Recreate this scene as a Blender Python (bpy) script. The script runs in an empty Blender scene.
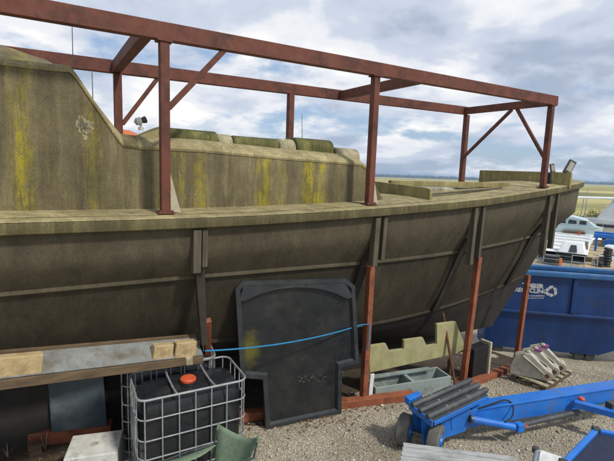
import bpy, math, random
import numpy as np
from mathutils import Vector, Matrix
random.seed(7); rng = np.random.default_rng(7)
scene = bpy.context.scene
col = scene.collection
# ------------------------------------------------------------------ camera
F = 430.0; PITCH = math.radians(7.55); ROLL = math.radians(2.0); CAM = Vector((0, 0, 3.25))
_fw = Vector((0, math.cos(PITCH), -math.sin(PITCH))); _r = Vector((1, 0, 0)); _u = _r.cross(_fw)
CR = _r*math.cos(ROLL) + _u*math.sin(ROLL); CU = _u*math.cos(ROLL) - _r*math.sin(ROLL); CF = _fw
cd = bpy.data.cameras.new('camera'); cam = bpy.data.objects.new('camera', cd); col.objects.link(cam)
cd.sensor_width = 36; cd.lens = F/614*36; cd.clip_start = 0.05; cd.clip_end = 12000
cam.matrix_world = Matrix(((CR.x, CU.x, -CF.x, CAM.x), (CR.y, CU.y, -CF.y, CAM.y), (CR.z, CU.z, -CF.z, CAM.z), (0, 0, 0, 1)))
scene.camera = cam
# ------------------------------------------------------------------ light
SUN_AZ = math.radians(128); SUN_EL = math.radians(50)      # azimuth clockwise from +Y
sdir = Vector((math.sin(SUN_AZ)*math.cos(SUN_EL), math.cos(SUN_AZ)*math.cos(SUN_EL), math.sin(SUN_EL)))
sl = bpy.data.lights.new('sun', 'SUN'); sl.energy = 2.9; sl.angle = math.radians(6); sl.color = (1.0, .95, .86)
so = bpy.data.objects.new('sun', sl); col.objects.link(so); so.rotation_euler = sdir.to_track_quat('Z', 'Y').to_euler()
world = bpy.data.worlds.new('World'); scene.world = world; world.use_nodes = True
nt = world.node_tree; nt.nodes.clear()
def N(nt, t, **k):
    n = nt.nodes.new(t)
    for a, b in k.items(): setattr(n, a, b)
    return n
def L(nt, a, b): nt.links.new(a, b)
sky = N(nt, 'ShaderNodeTexSky', sky_type='NISHITA', sun_disc=False, sun_elevation=SUN_EL, sun_rotation=SUN_AZ)
tc = N(nt, 'ShaderNodeTexCoord'); sep = N(nt, 'ShaderNodeSeparateXYZ'); L(nt, tc.outputs['Generated'], sep.inputs[0])
# cloud layer: project the direction on a plane overhead so that clouds flatten to the horizon
zc = N(nt, 'ShaderNodeMath', operation='MAXIMUM'); L(nt, sep.outputs[2], zc.inputs[0]); zc.inputs[1].default_value = 0.0
za = N(nt, 'ShaderNodeMath', operation='ADD'); L(nt, zc.outputs[0], za.inputs[0]); za.inputs[1].default_value = 0.30
dv = N(nt, 'ShaderNodeVectorMath', operation='DIVIDE'); L(nt, tc.outputs['Generated'], dv.inputs[0])
cb = N(nt, 'ShaderNodeCombineXYZ')
for i in range(3): L(nt, za.outputs[0], cb.inputs[i])
L(nt, cb.outputs[0], dv.inputs[1])
def wnoise(scale, detail, rough, off, dist=0.0):
    mp = N(nt, 'ShaderNodeMapping'); mp.inputs['Location'].default_value = off; L(nt, dv.outputs[0], mp.inputs[0])
    n = N(nt, 'ShaderNodeTexNoise'); n.inputs['Scale'].default_value = scale; n.inputs['Detail'].default_value = detail
    n.inputs['Roughness'].default_value = rough; n.inputs['Distortion'].default_value = dist
    L(nt, mp.outputs[0], n.inputs['Vector']); return n.outputs['Fac']
def wramp(src, stops):
    r = N(nt, 'ShaderNodeValToRGB'); e = r.color_ramp.elements
    while len(e) < len(stops): e.new(0.5)
    for el, (p, c) in zip(e, stops): el.position = p; el.color = (*c, 1)
    r.color_ramp.interpolation = 'EASE'; L(nt, src, r.inputs[0]); return r.outputs['Color']
cover = wramp(wnoise(1.5, 10, .58, (2.3, 1.1, .4), .1), [(.39, (0, 0, 0)), (.50, (1, 1, 1))])
shade = wramp(wnoise(1.75, 8, .52, (7.1, 3.7, 1.9), .15), [(.36, (4.0, 4.7, 6.0)), (.46, (6.0, 6.6, 7.8)), (.54, (8.4, 8.6, 9.0)), (.62, (10.4, 10.2, 9.9))])
mx = N(nt, 'ShaderNodeMix', data_type='RGBA'); L(nt, cover, mx.inputs[0])
hs = N(nt, 'ShaderNodeMix', data_type='RGBA'); hs.inputs[0].default_value = .45
L(nt, sky.outputs[0], hs.inputs[6]); hs.inputs[7].default_value = (4.0, 5.8, 8.8, 1)
L(nt, hs.outputs[2], mx.inputs[6]); L(nt, shade, mx.inputs[7])
bg = N(nt, 'ShaderNodeBackground'); bg.inputs[1].default_value = 0.098; L(nt, mx.outputs[2], bg.inputs[0])
wo = N(nt, 'ShaderNodeOutputWorld'); L(nt, bg.outputs[0], wo.inputs[0])
vs = scene.view_settings; vs.view_transform = 'Standard'; vs.look = 'None'; vs.gamma = 1; vs.exposure = 0.10; vs.use_curve_mapping = False

# ------------------------------------------------------------------ coordinates
AZ = math.radians(58)
US = Vector((math.sin(AZ), math.cos(AZ), 0)); VT = Vector((-math.cos(AZ), math.sin(AZ), 0)); ZZ = Vector((0, 0, 1))
def P(s, t, z): return US*s + VT*t + ZZ*z                  # s along the boat, t across it, away from the yard
def gz(x, y):                                              # the yard falls away gently towards the marsh
    s = US.x*x + US.y*y; t = VT.x*x + VT.y*y
    g = s + .8*(t - 4.5)
    if g < 3: return 0.0
    if g < 9.6: return -.018*(g-3)**2
    k = g-9.6
    return -.784 - .2376*3.0*(1-math.exp(-k/3.0))*.55
def ray(x, y): return CR*(x-307) + CU*(230.5-y) + CF*F     # photo pixel -> direction
def onz(x, y, z):
    d = ray(x, y); return CAM + d*((z-CAM.z)/d.z)
def onplane(x, y, p0, n):
    d = ray(x, y); return CAM + d*((p0-CAM).dot(n)/d.dot(n))
def ont(x, y, t): return onplane(x, y, VT*t, VT)
def ons(x, y, s): return onplane(x, y, US*s, US)
def G(x, y, dz=0.0):                                       # where a pixel meets the ground (plus dz)
    z = 0.0
    for _ in range(60):
        p = onz(x, y, z+dz); z = .5*z + .5*gz(p.x, p.y)
    return p
def ST(p): return p.dot(US), p.dot(VT), p.z

# ------------------------------------------------------------------ mesh builder
class MB:
    def __init__(s): s.v = []; s.f = []
    def add(s, vs, fs):
        o = len(s.v); s.v += [Vector(p) for p in vs]; s.f += [tuple(i+o for i in f) for f in fs]; return s
    def box(s, c, size, ax=None):                          # centre, full sizes, axes
        a = ax or (Vector((1, 0, 0)), Vector((0, 1, 0)), ZZ); c = Vector(c)
        vs = [c + a[0]*(i*size[0]/2) + a[1]*(j*size[1]/2) + a[2]*(k*size[2]/2) for i in (-1, 1) for j in (-1, 1) for k in (-1, 1)]
        return s.add(vs, [(0, 1, 3, 2), (4, 6, 7, 5), (0, 4, 5, 1), (2, 3, 7, 6), (0, 2, 6, 4), (1, 5, 7, 3)])
    def bar(s, a, b, w, h, up=ZZ):                         # a square bar from a to b
        a = Vector(a); b = Vector(b); d = (b-a); l = d.length; d = d.normalized(); sd = d.cross(up).normalized(); u2 = sd.cross(d)
        return s.box((a+b)/2, (l, w, h), (d, sd, u2))
    def prism(s, poly, n0, n1=None):                       # polygon points + extrude vector
        k = len(poly); e = Vector(n0); vs = [Vector(p) for p in poly] + [Vector(p)+e for p in poly]
        fs = [tuple(range(k-1, -1, -1)), tuple(range(k, 2*k))] + [(i, (i+1) % k, k+(i+1) % k, k+i) for i in range(k)]
        return s.add(vs, fs)
    def tube(s, pts, r, n=10, caps=True):
        pts = [Vector(p) for p in pts]; o = []; m = len(pts)
        t = (pts[1]-pts[0]).normalized(); up = Vector((0, 0, 1)) if abs(t.z) < .9 else Vector((1, 0, 0))
        a = t.cross(up).normalized()
        for i, p in enumerate(pts):
            t = (pts[min(i+1, m-1)] - pts[max(i-1, 0)]).normalized(); a = (a - t*a.dot(t)).normalized(); b = t.cross(a)
            rr = r[i] if isinstance(r, (list, tuple)) else r
            o += [p + (a*math.cos(2*math.pi*j/n) + b*math.sin(2*math.pi*j/n))*rr for j in range(n)]
        fs = [(i*n+j, i*n+(j+1) % n, (i+1)*n+(j+1) % n, (i+1)*n+j) for i in range(m-1) for j in range(n)]
        if caps: fs += [tuple(range(n-1, -1, -1)), tuple((m-1)*n+j for j in range(n))]
        return s.add(o, fs)
    def lathe(s, c, ax, prof, n=24):                       # profile of (radius, along)
        ax = Vector(ax).normalized(); up = ZZ if abs(ax.z) < .9 else Vector((1, 0, 0)); a = ax.cross(up).normalized(); b = ax.cross(a); c = Vector(c)
        vs = [c + ax*h + (a*math.cos(2*math.pi*j/n) + b*math.sin(2*math.pi*j/n))*max(r, 1e-4) for r, h in prof for j in range(n)]
        m = len(prof)
        fs = [(i*n+j, i*n+(j+1) % n, (i+1)*n+(j+1) % n, (i+1)*n+j) for i in range(m-1) for j in range(n)]
        fs += [tuple(range(n-1, -1, -1)), tuple((m-1)*n+j for j in range(n))]
        return s.add(vs, fs)
    def grid(s, rows, close=False):
        m = len(rows); n = len(rows[0]); vs = [p for r in rows for p in r]
        fs = [(i*n+j, i*n+j+1, (i+1)*n+j+1, (i+1)*n+j) for i in range(m-1) for j in range(n-1)]
        if close: fs += [((m-1)*n+j, (m-1)*n+j+1, j+1, j) for j in range(n-1)]
        return s.add(vs, fs)
    def build(s, name, mat, root=None, smooth=False, bevel=0, seg=2, kind=None, solid=0, fix=True, loc=None):
        org = world_loc(root) if root is not None else (Vector(loc) if loc is not None else Vector((0, 0, 0)))
        me = bpy.data.meshes.new(name); me.from_pydata([tuple(p-org) for p in s.v], [], s.f); me.update()
        if fix:
            import bmesh
            bm = bmesh.new(); bm.from_mesh(me); bmesh.ops.recalc_face_normals(bm, faces=bm.faces); bm.to_mesh(me); bm.free()
        if smooth:
            me.polygons.foreach_set('use_smooth', [True]*len(me.polygons))
            try: me.set_sharp_from_angle(angle=math.radians(40))
            except Exception: pass
        me.materials.append(M[mat] if isinstance(mat, str) else mat)
        o = bpy.data.objects.new(name, me); col.objects.link(o)
        if root is not None: o.parent = root
        else: o.location = org
        if solid:
            md = o.modifiers.new('solid', 'SOLIDIFY'); md.thickness = solid; md.offset = 0
        if bevel:
            md = o.modifiers.new('bevel', 'BEVEL'); md.width = bevel; md.segments = seg; md.limit_method = 'ANGLE'; md.angle_limit = math.radians(35)
        if kind: o['kind'] = kind
        return o
def world_loc(o):
    v = Vector((0, 0, 0))
    while o is not None: v += o.location; o = o.parent
    return v
def thing(name, label, cat, loc, group=None):
    o = bpy.data.objects.new(name, None); col.objects.link(o); o.location = Vector(loc); o.empty_display_size = .2
    return tag(o, label, cat, group)
def tag(o, label, cat, group=None):
    o['label'] = label; o['category'] = cat
    if group: o['group'] = group
    return o

# ------------------------------------------------------------------ materials
M = {}
def ramp(nt, src, stops, interp='LINEAR'):
    r = N(nt, 'ShaderNodeValToRGB'); e = r.color_ramp.elements
    while len(e) < len(stops): e.new(0.5)
    for el, (p, c) in zip(e, stops):
        el.position = p; c = (c, c, c) if isinstance(c, (int, float)) else c; el.color = (*c, 1)
    r.color_ramp.interpolation = interp; L(nt, src, r.inputs[0]); return r.outputs['Color']
def noise(nt, vec, scale, detail=5, rough=.6, stretch=(1, 1, 1), off=(0, 0, 0), rot=0):
    mp = N(nt, 'ShaderNodeMapping'); mp.inputs['Scale'].default_value = stretch; mp.inputs['Location'].default_value = off
    mp.inputs['Rotation'].default_value = (0, 0, rot)
    L(nt, vec, mp.inputs[0]); n = N(nt, 'ShaderNodeTexNoise'); n.inputs['Scale'].default_value = scale
    n.inputs['Detail'].default_value = detail; n.inputs['Roughness'].default_value = rough
    L(nt, mp.outputs[0], n.inputs['Vector']); return n.outputs['Fac']
def mixc(nt, fac, a, b, mode='MIX'):
    m = N(nt, 'ShaderNodeMix', data_type='RGBA', blend_type=mode)
    for sck, val in ((0, fac), (6, a), (7, b)):
        if isinstance(val, (int, float)): m.inputs[sck].default_value = val
        elif isinstance(val, tuple): m.inputs[sck].default_value = (*val, 1)
        else: L(nt, val, m.inputs[sck])
    return m.outputs[2]
def newmat(name):
    m = bpy.data.materials.new(name); m.use_nodes = True; nt = m.node_tree
    b = nt.nodes['Principled BSDF']; tc = N(nt, 'ShaderNodeTexCoord'); M[name] = m
    return m, nt, b, tc.outputs['Object']
def bump(nt, b, h, strength, dist):
    bp = N(nt, 'ShaderNodeBump'); bp.inputs['Strength'].default_value = strength; bp.inputs['Distance'].default_value = dist
    L(nt, h, bp.inputs['Height']); L(nt, bp.outputs[0], b.inputs['Normal'])
def simple(name, c1, c2, scale=4, rough=.6, metal=0, bmp=.3, dist=.004, stretch=(1, 1, 1), dirt=None, dscale=2, drange=(.5, .66), spec=.5, detail=6):
    m, nt, b, oc = newmat(name)
    n = noise(nt, oc, scale, detail, .65, stretch); c = ramp(nt, n, [(.32, c1), (.68, c2)])
    if dirt is not None:
        d = ramp(nt, noise(nt, oc, dscale, 7, .7, off=(3, 5, 1)), [(drange[0], 0.0), (drange[1], 1.0)]); c = mixc(nt, d, c, dirt)
    L(nt, c, b.inputs['Base Color']); b.inputs['Metallic'].default_value = metal
    r = ramp(nt, noise(nt, oc, scale*3, 4, .6), [(.3, max(rough-.1, .02)), (.7, min(rough+.1, 1))]); L(nt, r, b.inputs['Roughness'])
    b.inputs['Specular IOR Level'].default_value = spec
    if bmp: bump(nt, b, noise(nt, oc, scale*8, 5, .7, stretch), bmp, dist)
    return m
simple('red_steel', (.108, .030, .017), (.165, .049, .027), 5, .72, 0, .35, .003, dirt=(.04, .018, .013), dscale=4, drange=(.48, .7))
simple('prop_red', (.20, .055, .024), (.31, .10, .043), 6, .75, 0, .4, .003, dirt=(.09, .03, .018), dscale=6, drange=(.5, .7))
simple('pale_edge', (.38, .34, .24), (.52, .47, .34), 9, .8)
simple('timber_grey', (.065, .055, .036), (.125, .107, .072), 3, .85, 0, .6, .004, (6, 6, .6), dirt=(.06, .055, .03), dscale=4)
simple('timber_ochre', (.36, .26, .125), (.50, .39, .21), 5, .8, 0, .5, .003, (2, 2, 2), dirt=(.24, .17, .08), dscale=5)
simple('timber_brown', (.07, .045, .025), (.15, .10, .055), 4, .85, 0, .5, .004, (1, 1, 6))
simple('timber_pale', (.34, .30, .21), (.48, .43, .31), 6, .85, 0, .5, .004, dirt=(.2, .19, .10), dscale=4)
simple('grey_board', (.30, .31, .30), (.44, .45, .44), 5, .7, 0, .5, .003, (1, 6, 6), dirt=(.2, .21, .2), dscale=3)
simple('galv', (.30, .32, .32), (.44, .46, .46), 12, .42, .45, .15, .001, dirt=(.2, .19, .17), dscale=8, drange=(.55, .75))
simple('black_plastic', (.010, .012, .015), (.020, .022, .026), 5, .28, 0, .1, .002, dirt=(.06, .06, .055), dscale=3, drange=(.55, .85))
simple('black_rubber', (.035, .04, .042), (.07, .078, .08), 9, .6, 0, .3, .002, dirt=(.14, .14, .13), dscale=6, drange=(.55, .85))
simple('tyre_grey', (.085, .082, .072), (.15, .145, .125), 8, .85, 0, .4, .003, dirt=(.2, .18, .14), dscale=4)
simple('trailer_blue', (.010, .125, .50), (.018, .18, .62), 3, .42, 0, .15, .002, dirt=(.12, .11, .09), dscale=6, drange=(.56, .76))
simple('skip_blue', (.003, .028, .12), (.007, .05, .19), 2.5, .45, 0, .2, .012, dirt=(.05, .045, .045), dscale=5.0, drange=(.54, .8), stretch=(1, 1, .5), detail=3)
simple('skip_rim', (.015, .09, .25), (.03, .15, .36), 3, .5, 0, .2, .004, dirt=(.12, .16, .2), dscale=4, drange=(.52, .75))
simple('skip_grey', (.14, .16, .17), (.22, .24, .25), 4, .7, 0, .3, .004)
simple('white_worn', (.50, .51, .50), (.72, .73, .71), 14, .8, 0, .3, .001)
simple('lettering_paint', (.36, .38, .40), (.58, .59, .58), 14, .8, 0, .3, .001, dirt=(.05, .09, .18), dscale=13, drange=(.58, .72))
simple('white_gel', (.66, .68, .68), (.80, .81, .80), 2, .35, 0, .05, .001, dirt=(.5, .52, .5), dscale=2, drange=(.55, .8))
simple('pale_cyan', (.46, .58, .60), (.60, .70, .71), 2, .4, 0, .05, .001)
simple('cream_lichen', (.26, .25, .11), (.40, .37, .19), 4, .85, 0, .5, .004, dirt=(.33, .28, .17), dscale=3)
simple('grey_green', (.20, .25, .24), (.29, .34, .32), 3, .65, 0, .2, .002, dirt=(.14, .16, .14), dscale=3)
simple('concrete', (.34, .32, .26), (.50, .48, .40), 9, .9, 0, .7, .004, dirt=(.22, .2, .15), dscale=4)
simple('concrete_white', (.48, .48, .44), (.66, .66, .61), 9, .9, 0, .5, .003, dirt=(.28, .27, .22), dscale=3)
simple('chair_green', (.115, .165, .105), (.17, .225, .15), 30, .8, 0, .5, .0015, dirt=(.2, .26, .18), dscale=5, drange=(.5, .8))
simple('chair_steel', (.05, .06, .06), (.12, .13, .13), 9, .4, .6)
simple('cap_red', (.50, .06, .02), (.62, .10, .035), 9, .45)
simple('label_plate', (.34, .40, .42), (.48, .54, .56), 6, .4, .5, .05, .001)
simple('rope_blue', (.008, .14, .30), (.015, .22, .42), 60, .7, 0, .6, .002)
simple('navy_cloth', (.008, .014, .04), (.014, .024, .06), 8, .75)
simple('purple', (.16, .03, .14), (.24, .05, .20), 9, .6)
simple('flood_dark', (.03, .034, .032), (.06, .065, .06), 9, .5)
simple('flood_glass', (.32, .31, .24), (.46, .44, .35), 9, .15, 0, 0)
simple('window_dark', (.02, .03, .035), (.05, .06, .065), 3, .12, 0, 0)
simple('orange', (.50, .11, .03), (.62, .17, .06), 4, .6)
simple('slate_panel', (.045, .065, .08), (.085, .11, .125), 3, .32, 0, .1, .002, dirt=(.16, .18, .17), dscale=2.2, drange=(.5, .72))
simple('tarp_black', (.006, .006, .007), (.014, .014, .015), 4, .6)
simple('antifoul', (.014, .012, .010), (.03, .025, .019), 3, .75, 0, .4, .004)
simple('panel_rim', (.020, .024, .028), (.038, .043, .048), 4, .42, 0, .2, .002, dirt=(.065, .07, .06), dscale=4, drange=(.5, .8))
simple('black_panel', (.011, .013, .015), (.024, .026, .028), 3, .30, 0, .25, .002, dirt=(.05, .05, .04), dscale=3.5, drange=(.48, .85))
simple('beam_grey', (.13, .14, .135), (.23, .24, .225), 4, .75, 0, .4, .004, dirt=(.11, .09, .06), dscale=3)
simple('shadow_and_timber_dark', (.022, .018, .012), (.045, .037, .025), 4, .8, 0, .4, .004)  # dark tone of the painted hull shadows, also used for the hanging timber
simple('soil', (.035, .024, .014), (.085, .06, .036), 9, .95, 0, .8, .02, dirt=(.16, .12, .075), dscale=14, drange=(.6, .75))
simple('scuff', (.11, .105, .085), (.20, .19, .155), 30, .9)
simple('rust', (.08, .03, .015), (.17, .07, .035), 7, .85, 0, .5, .003)
simple('marsh_wood', (.05, .065, .05), (.075, .09, .065), .05, .95, 0, 0)
simple('hedge', (.07, .085, .02), (.16, .17, .05), 1.2, .95, 0, 0)

# weathered shell of the boat: brown-grey, streaked downwards, lichen where the photo has it
def shell(name, c1, c2, c3, lich=None, lamt=1.0, rough=.8, moss=(.20, .17, .01), top=False, amp=1.0):
    m, nt, b, oc = newmat(name)
    rot = -(math.pi/2 - AZ)
    big = ramp(nt, noise(nt, oc, .9, 5, .6), [(.3, c1), (.7, c2)])
    st = noise(nt, oc, 7, 6, .7, (1, 1, .10))
    c = mixc(nt, ramp(nt, st, [(.36, 0.0), (.62, .9*amp)]), big, c3)
    st2 = noise(nt, oc, 16, 5, .7, (1, 1, .05), (4, 2, 9))
    c = mixc(nt, ramp(nt, st2, [(.48, 0.0), (.72, .6*amp)]), c, tuple(x*.45 for x in c1))
    st3 = noise(nt, oc, 11, 5, .7, (1, 1, .08), (14, 2, 9))
    c = mixc(nt, ramp(nt, st3, [(.54, 0.0), (.74, .5*amp)]), c, tuple(min(1, x*1.9) for x in c2))
    if lich:
        # lichen streaks at their places along the boat (distance s from the boat's origin)
        mp = N(nt, 'ShaderNodeMapping'); mp.vector_type = 'POINT'; mp.inputs['Rotation'].default_value = (0, 0, rot)
        L(nt, oc, mp.inputs[0]); sx = N(nt, 'ShaderNodeSeparateXYZ'); L(nt, mp.outputs[0], sx.inputs[0])
        wob = noise(nt, oc, 6, 7, .75, (1, 1, .5)); w1 = N(nt, 'ShaderNodeMath', operation='MULTIPLY_ADD'); L(nt, wob, w1.inputs[0]); w1.inputs[1].default_value = .26
        L(nt, sx.outputs[0], w1.inputs[2])
        mr = N(nt, 'ShaderNodeMapRange'); lo, hi = -4.0, 2.6; mr.inputs[1].default_value = lo; mr.inputs[2].default_value = hi
        L(nt, w1.outputs[0], mr.inputs[0])
        stops = [(0.0, 0.0)]
        for a, bb, k in lich:
            a += .13-2.0; bb += .13-2.0
            n = lambda q: min(max((q-lo)/(hi-lo), 0), 1)
            stops += [(n(a)-.006, 0.0), (n(a)+.006, k), (n(bb)-.006, k), (n(bb)+.006, 0.0)]
        stops = sorted(stops[:31], key=lambda q: q[0])
        lm = ramp(nt, mr.outputs[0], stops)
        brk = ramp(nt, noise(nt, oc, 15, 8, .78, (1, 1, .07), (2, 7, 1)), [(.44, 0.0), (.54, 1.0)])
        brk = mixc(nt, 1.0, brk, ramp(nt, noise(nt, oc, 7, 8, .8, (1, 1, .6), (5, 3, 1)), [(.40, .15), (.56, 1.0)]), 'MULTIPLY')
        fac = mixc(nt, 1.0, lm, brk, 'MULTIPLY'); c = mixc(nt, fac, c, moss)
    gen = ramp(nt, noise(nt, oc, 5, 7, .7, (1, 1, .22), (9, 1, 3)), [(.60, 0.0), (.74, .6*lamt)])
    c = mixc(nt, gen, c, tuple(x*.75 for x in moss))
    bl = ramp(nt, noise(nt, oc, 3.2, 9, .72, (1, 1, .7), (21, 4, 6)), [(.30, .62), (.5, 1.0), (.70, 1.30)]); c = mixc(nt, 1.0, c, bl, 'MULTIPLY')
    fine = ramp(nt, noise(nt, oc, 70, 4, .7), [(.3, .7), (.7, 1.22)]); c = mixc(nt, 1.0, c, fine, 'MULTIPLY')
    L(nt, c, b.inputs['Base Color']); b.inputs['Roughness'].default_value = rough; b.inputs['Specular IOR Level'].default_value = .3
    bump(nt, b, noise(nt, oc, 22, 7, .75), .5, .008)
    return m
px_l = [(14, 31, .9), (88, 101, .55), (175, 183, .8), (197, 203, .8), (257, 270, 1.0), (281, 285, .8), (304, 325, 1.0)]
lich = [(ST(ont(a, 180, 4.8))[0], ST(ont(b_, 180, 4.8))[0], k) for a, b_, k in px_l]
shell('cabin_shell', (.120, .098, .050), (.215, .180, .094), (.064, .052, .030), lich, moss=(.31, .26, .012), amp=.62)
shell('hull_shell', (.080, .066, .041), (.112, .094, .060), (.06, .05, .031), None, .25, .7, amp=.35)
shell('bilge_shade_shell', (.040, .033, .020), (.064, .053, .032), (.03, .025, .016), None, .2, .75, amp=.5)  # hull colour darkened, the shade under the hull put into the paint
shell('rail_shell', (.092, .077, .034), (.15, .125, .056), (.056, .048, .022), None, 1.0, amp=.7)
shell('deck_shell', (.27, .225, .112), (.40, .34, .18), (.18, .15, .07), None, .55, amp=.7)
shell('board_shell', (.26, .22, .095), (.37, .315, .145), (.18, .15, .06), None, .5, amp=.6)
shell('green_lid', (.12, .118, .035), (.19, .18, .06), (.075, .072, .024), None, .6)
shell('pale_lid', (.34, .30, .19), (.48, .43, .29), (.24, .21, .12), None, .4)
shell('hatch_grey', (.38, .36, .28), (.52, .49, .40), (.22, .2, .14), None, .2)

# ground
m, nt, b, oc = newmat('gravel')
v1 = N(nt, 'ShaderNodeTexVoronoi'); v1.inputs['Scale'].default_value = 52; L(nt, oc, v1.inputs['Vector'])
cc = ramp(nt, v1.outputs['Color'], [(.0, (.29, .26, .20)), (.45, (.44, .395, .315)), (.8, (.54, .49, .40)), (1.0, (.66, .62, .55))])
pt = ramp(nt, noise(nt, oc, .8, 6, .65), [(.34, (.62, .58, .52)), (.66, (1.1, 1.08, 1.02))]); cc = mixc(nt, 1.0, cc, pt, 'MULTIPLY')
gap = ramp(nt, v1.outputs['Distance'], [(.3, 1.0), (.75, .6)]); cc = mixc(nt, 1.0, cc, gap, 'MULTIPLY')
L(nt, cc, b.inputs['Base Color']); b.inputs['Roughness'].default_value = .92
inv = N(nt, 'ShaderNodeMath', operation='SUBTRACT'); inv.inputs[0].default_value = 1; L(nt, v1.outputs['Distance'], inv.inputs[1])
bump(nt, b, inv.outputs[0], .8, .012)
m, nt, b, oc = newmat('pebble')
oi = N(nt, 'ShaderNodeNewGeometry')
cc = ramp(nt, oi.outputs['Random Per Island'], [(.0, (.25, .22, .17)), (.35, (.43, .385, .305)), (.75, (.54, .49, .40)), (1.0, (.70, .66, .60))])
L(nt, cc, b.inputs['Base Color']); b.inputs['Roughness'].default_value = .85
m, nt, b, oc = newmat('marsh_grass')
c = ramp(nt, noise(nt, oc, .02, 8, .7, (1, 1, 1)), [(.3, (.20, .19, .05)), (.5, (.40, .34, .12)), (.7, (.55, .46, .22))])
c = mixc(nt, ramp(nt, noise(nt, oc, .006, 6, .6, (.35, 1.6, 1)), [(.5, 0.0), (.6, .9)]), c, (.13, .15, .05))
L(nt, c, b.inputs['Base Color']); b.inputs['Roughness'].default_value = .95
simple('sand_yard', (.36, .27, .14), (.50, .39, .22), 1.5, .95, 0, .4, .01, dirt=(.26, .22, .14), dscale=.6)

# ------------------------------------------------------------------ ground, marsh, far trees
def tsheet(x0, x1, y0, y1, nx, ny, dz=0):
    xs = np.linspace(0, 1, nx); ys = np.linspace(0, 1, ny)
    return [[Vector((x0+(x1-x0)*a, y0+(y1-y0)*b, gz(x0+(x1-x0)*a, y0+(y1-y0)*b)+dz)) for a in xs] for b in ys]
MB().grid(tsheet(-30, 70, -12, 62, 180, 140)).build('ground', 'gravel', smooth=True, kind='structure', fix=False)
zm = gz(60, 60)
mb = MB(); rows = []
ys = [58, 62, 70, 80, 95, 120, 160, 240, 400, 700, 1200, 2200, 4500]
for y in ys: rows.append([Vector((x*min(max(y, 120)/120, 9.5), y, zm + (.35 if 62 <= y <= 70 else 0.02))) for x in np.linspace(-360, 420, 40)])
mb.grid(rows).build('marsh', 'marsh_grass', kind='structure', fix=False)
MB().box((300, 1200, zm-2), (8800, 7400, .2)).build('ground', 'marsh_grass', kind='structure', loc=(0, 0, 0))
# mud creek banks that read as pale bands across the marsh
for y0, y1, zt in ((150, 172, 1.1), (300, 330, 1.6)):
    rr = []
    for k, (yy, zz) in enumerate(((y0, 0), (y0+4, zt), (y1-6, zt*1.05), (y1, 0))):
        rr.append([Vector((x, yy + 3*math.sin(x*.05+y0) + 2*math.sin(x*.17), zm+zz*(.85+.15*math.sin(x*.09)))) for x in np.linspace(-500, 700, 160)])
    MB().grid(rr).build('sea_bank', 'marsh_grass', kind='structure', fix=False)
def crown_row(name, y, x0, x1, n, h, mat, label):
    mb = MB()
    for i in range(n):
        x = x0+(x1-x0)*(i+random.random())/n; r = h*random.uniform(.5, 1.1); yy = y+random.uniform(-.5, .5)*h*6; hh = h*random.uniform(.5, 1.05)
        k = 7; vs = [Vector((x+math.cos(6.283*j/k)*r*q*random.uniform(.8, 1.2), yy+math.sin(6.283*j/k)*r*q, zm+hh*z_)) for q, z_ in ((.9, -.1), (1.15, .45), (.75, .85)) for j in range(k)] + [Vector((x, yy, zm+hh))]
        fs = [(a*k+j, a*k+(j+1) % k, (a+1)*k+(j+1) % k, (a+1)*k+j) for a in range(2) for j in range(k)] + [(2*k+j, 2*k+(j+1) % k, 3*k) for j in range(k)]
        mb.add(vs, fs)
    o = mb.build(name, mat, kind='stuff', fix=False); tag(o, label, 'trees'); return o
crown_row('tree_line', 2300, -1500, 2600, 1500, 16, 'marsh_wood', 'far-off line of dark trees along the horizon beyond the marsh')

rows = []
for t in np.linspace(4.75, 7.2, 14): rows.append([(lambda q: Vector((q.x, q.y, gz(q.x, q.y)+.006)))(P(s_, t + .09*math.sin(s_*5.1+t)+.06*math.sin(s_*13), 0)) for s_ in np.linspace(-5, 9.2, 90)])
MB().grid(rows).build('soil', 'soil', kind='structure', fix=False)
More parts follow.
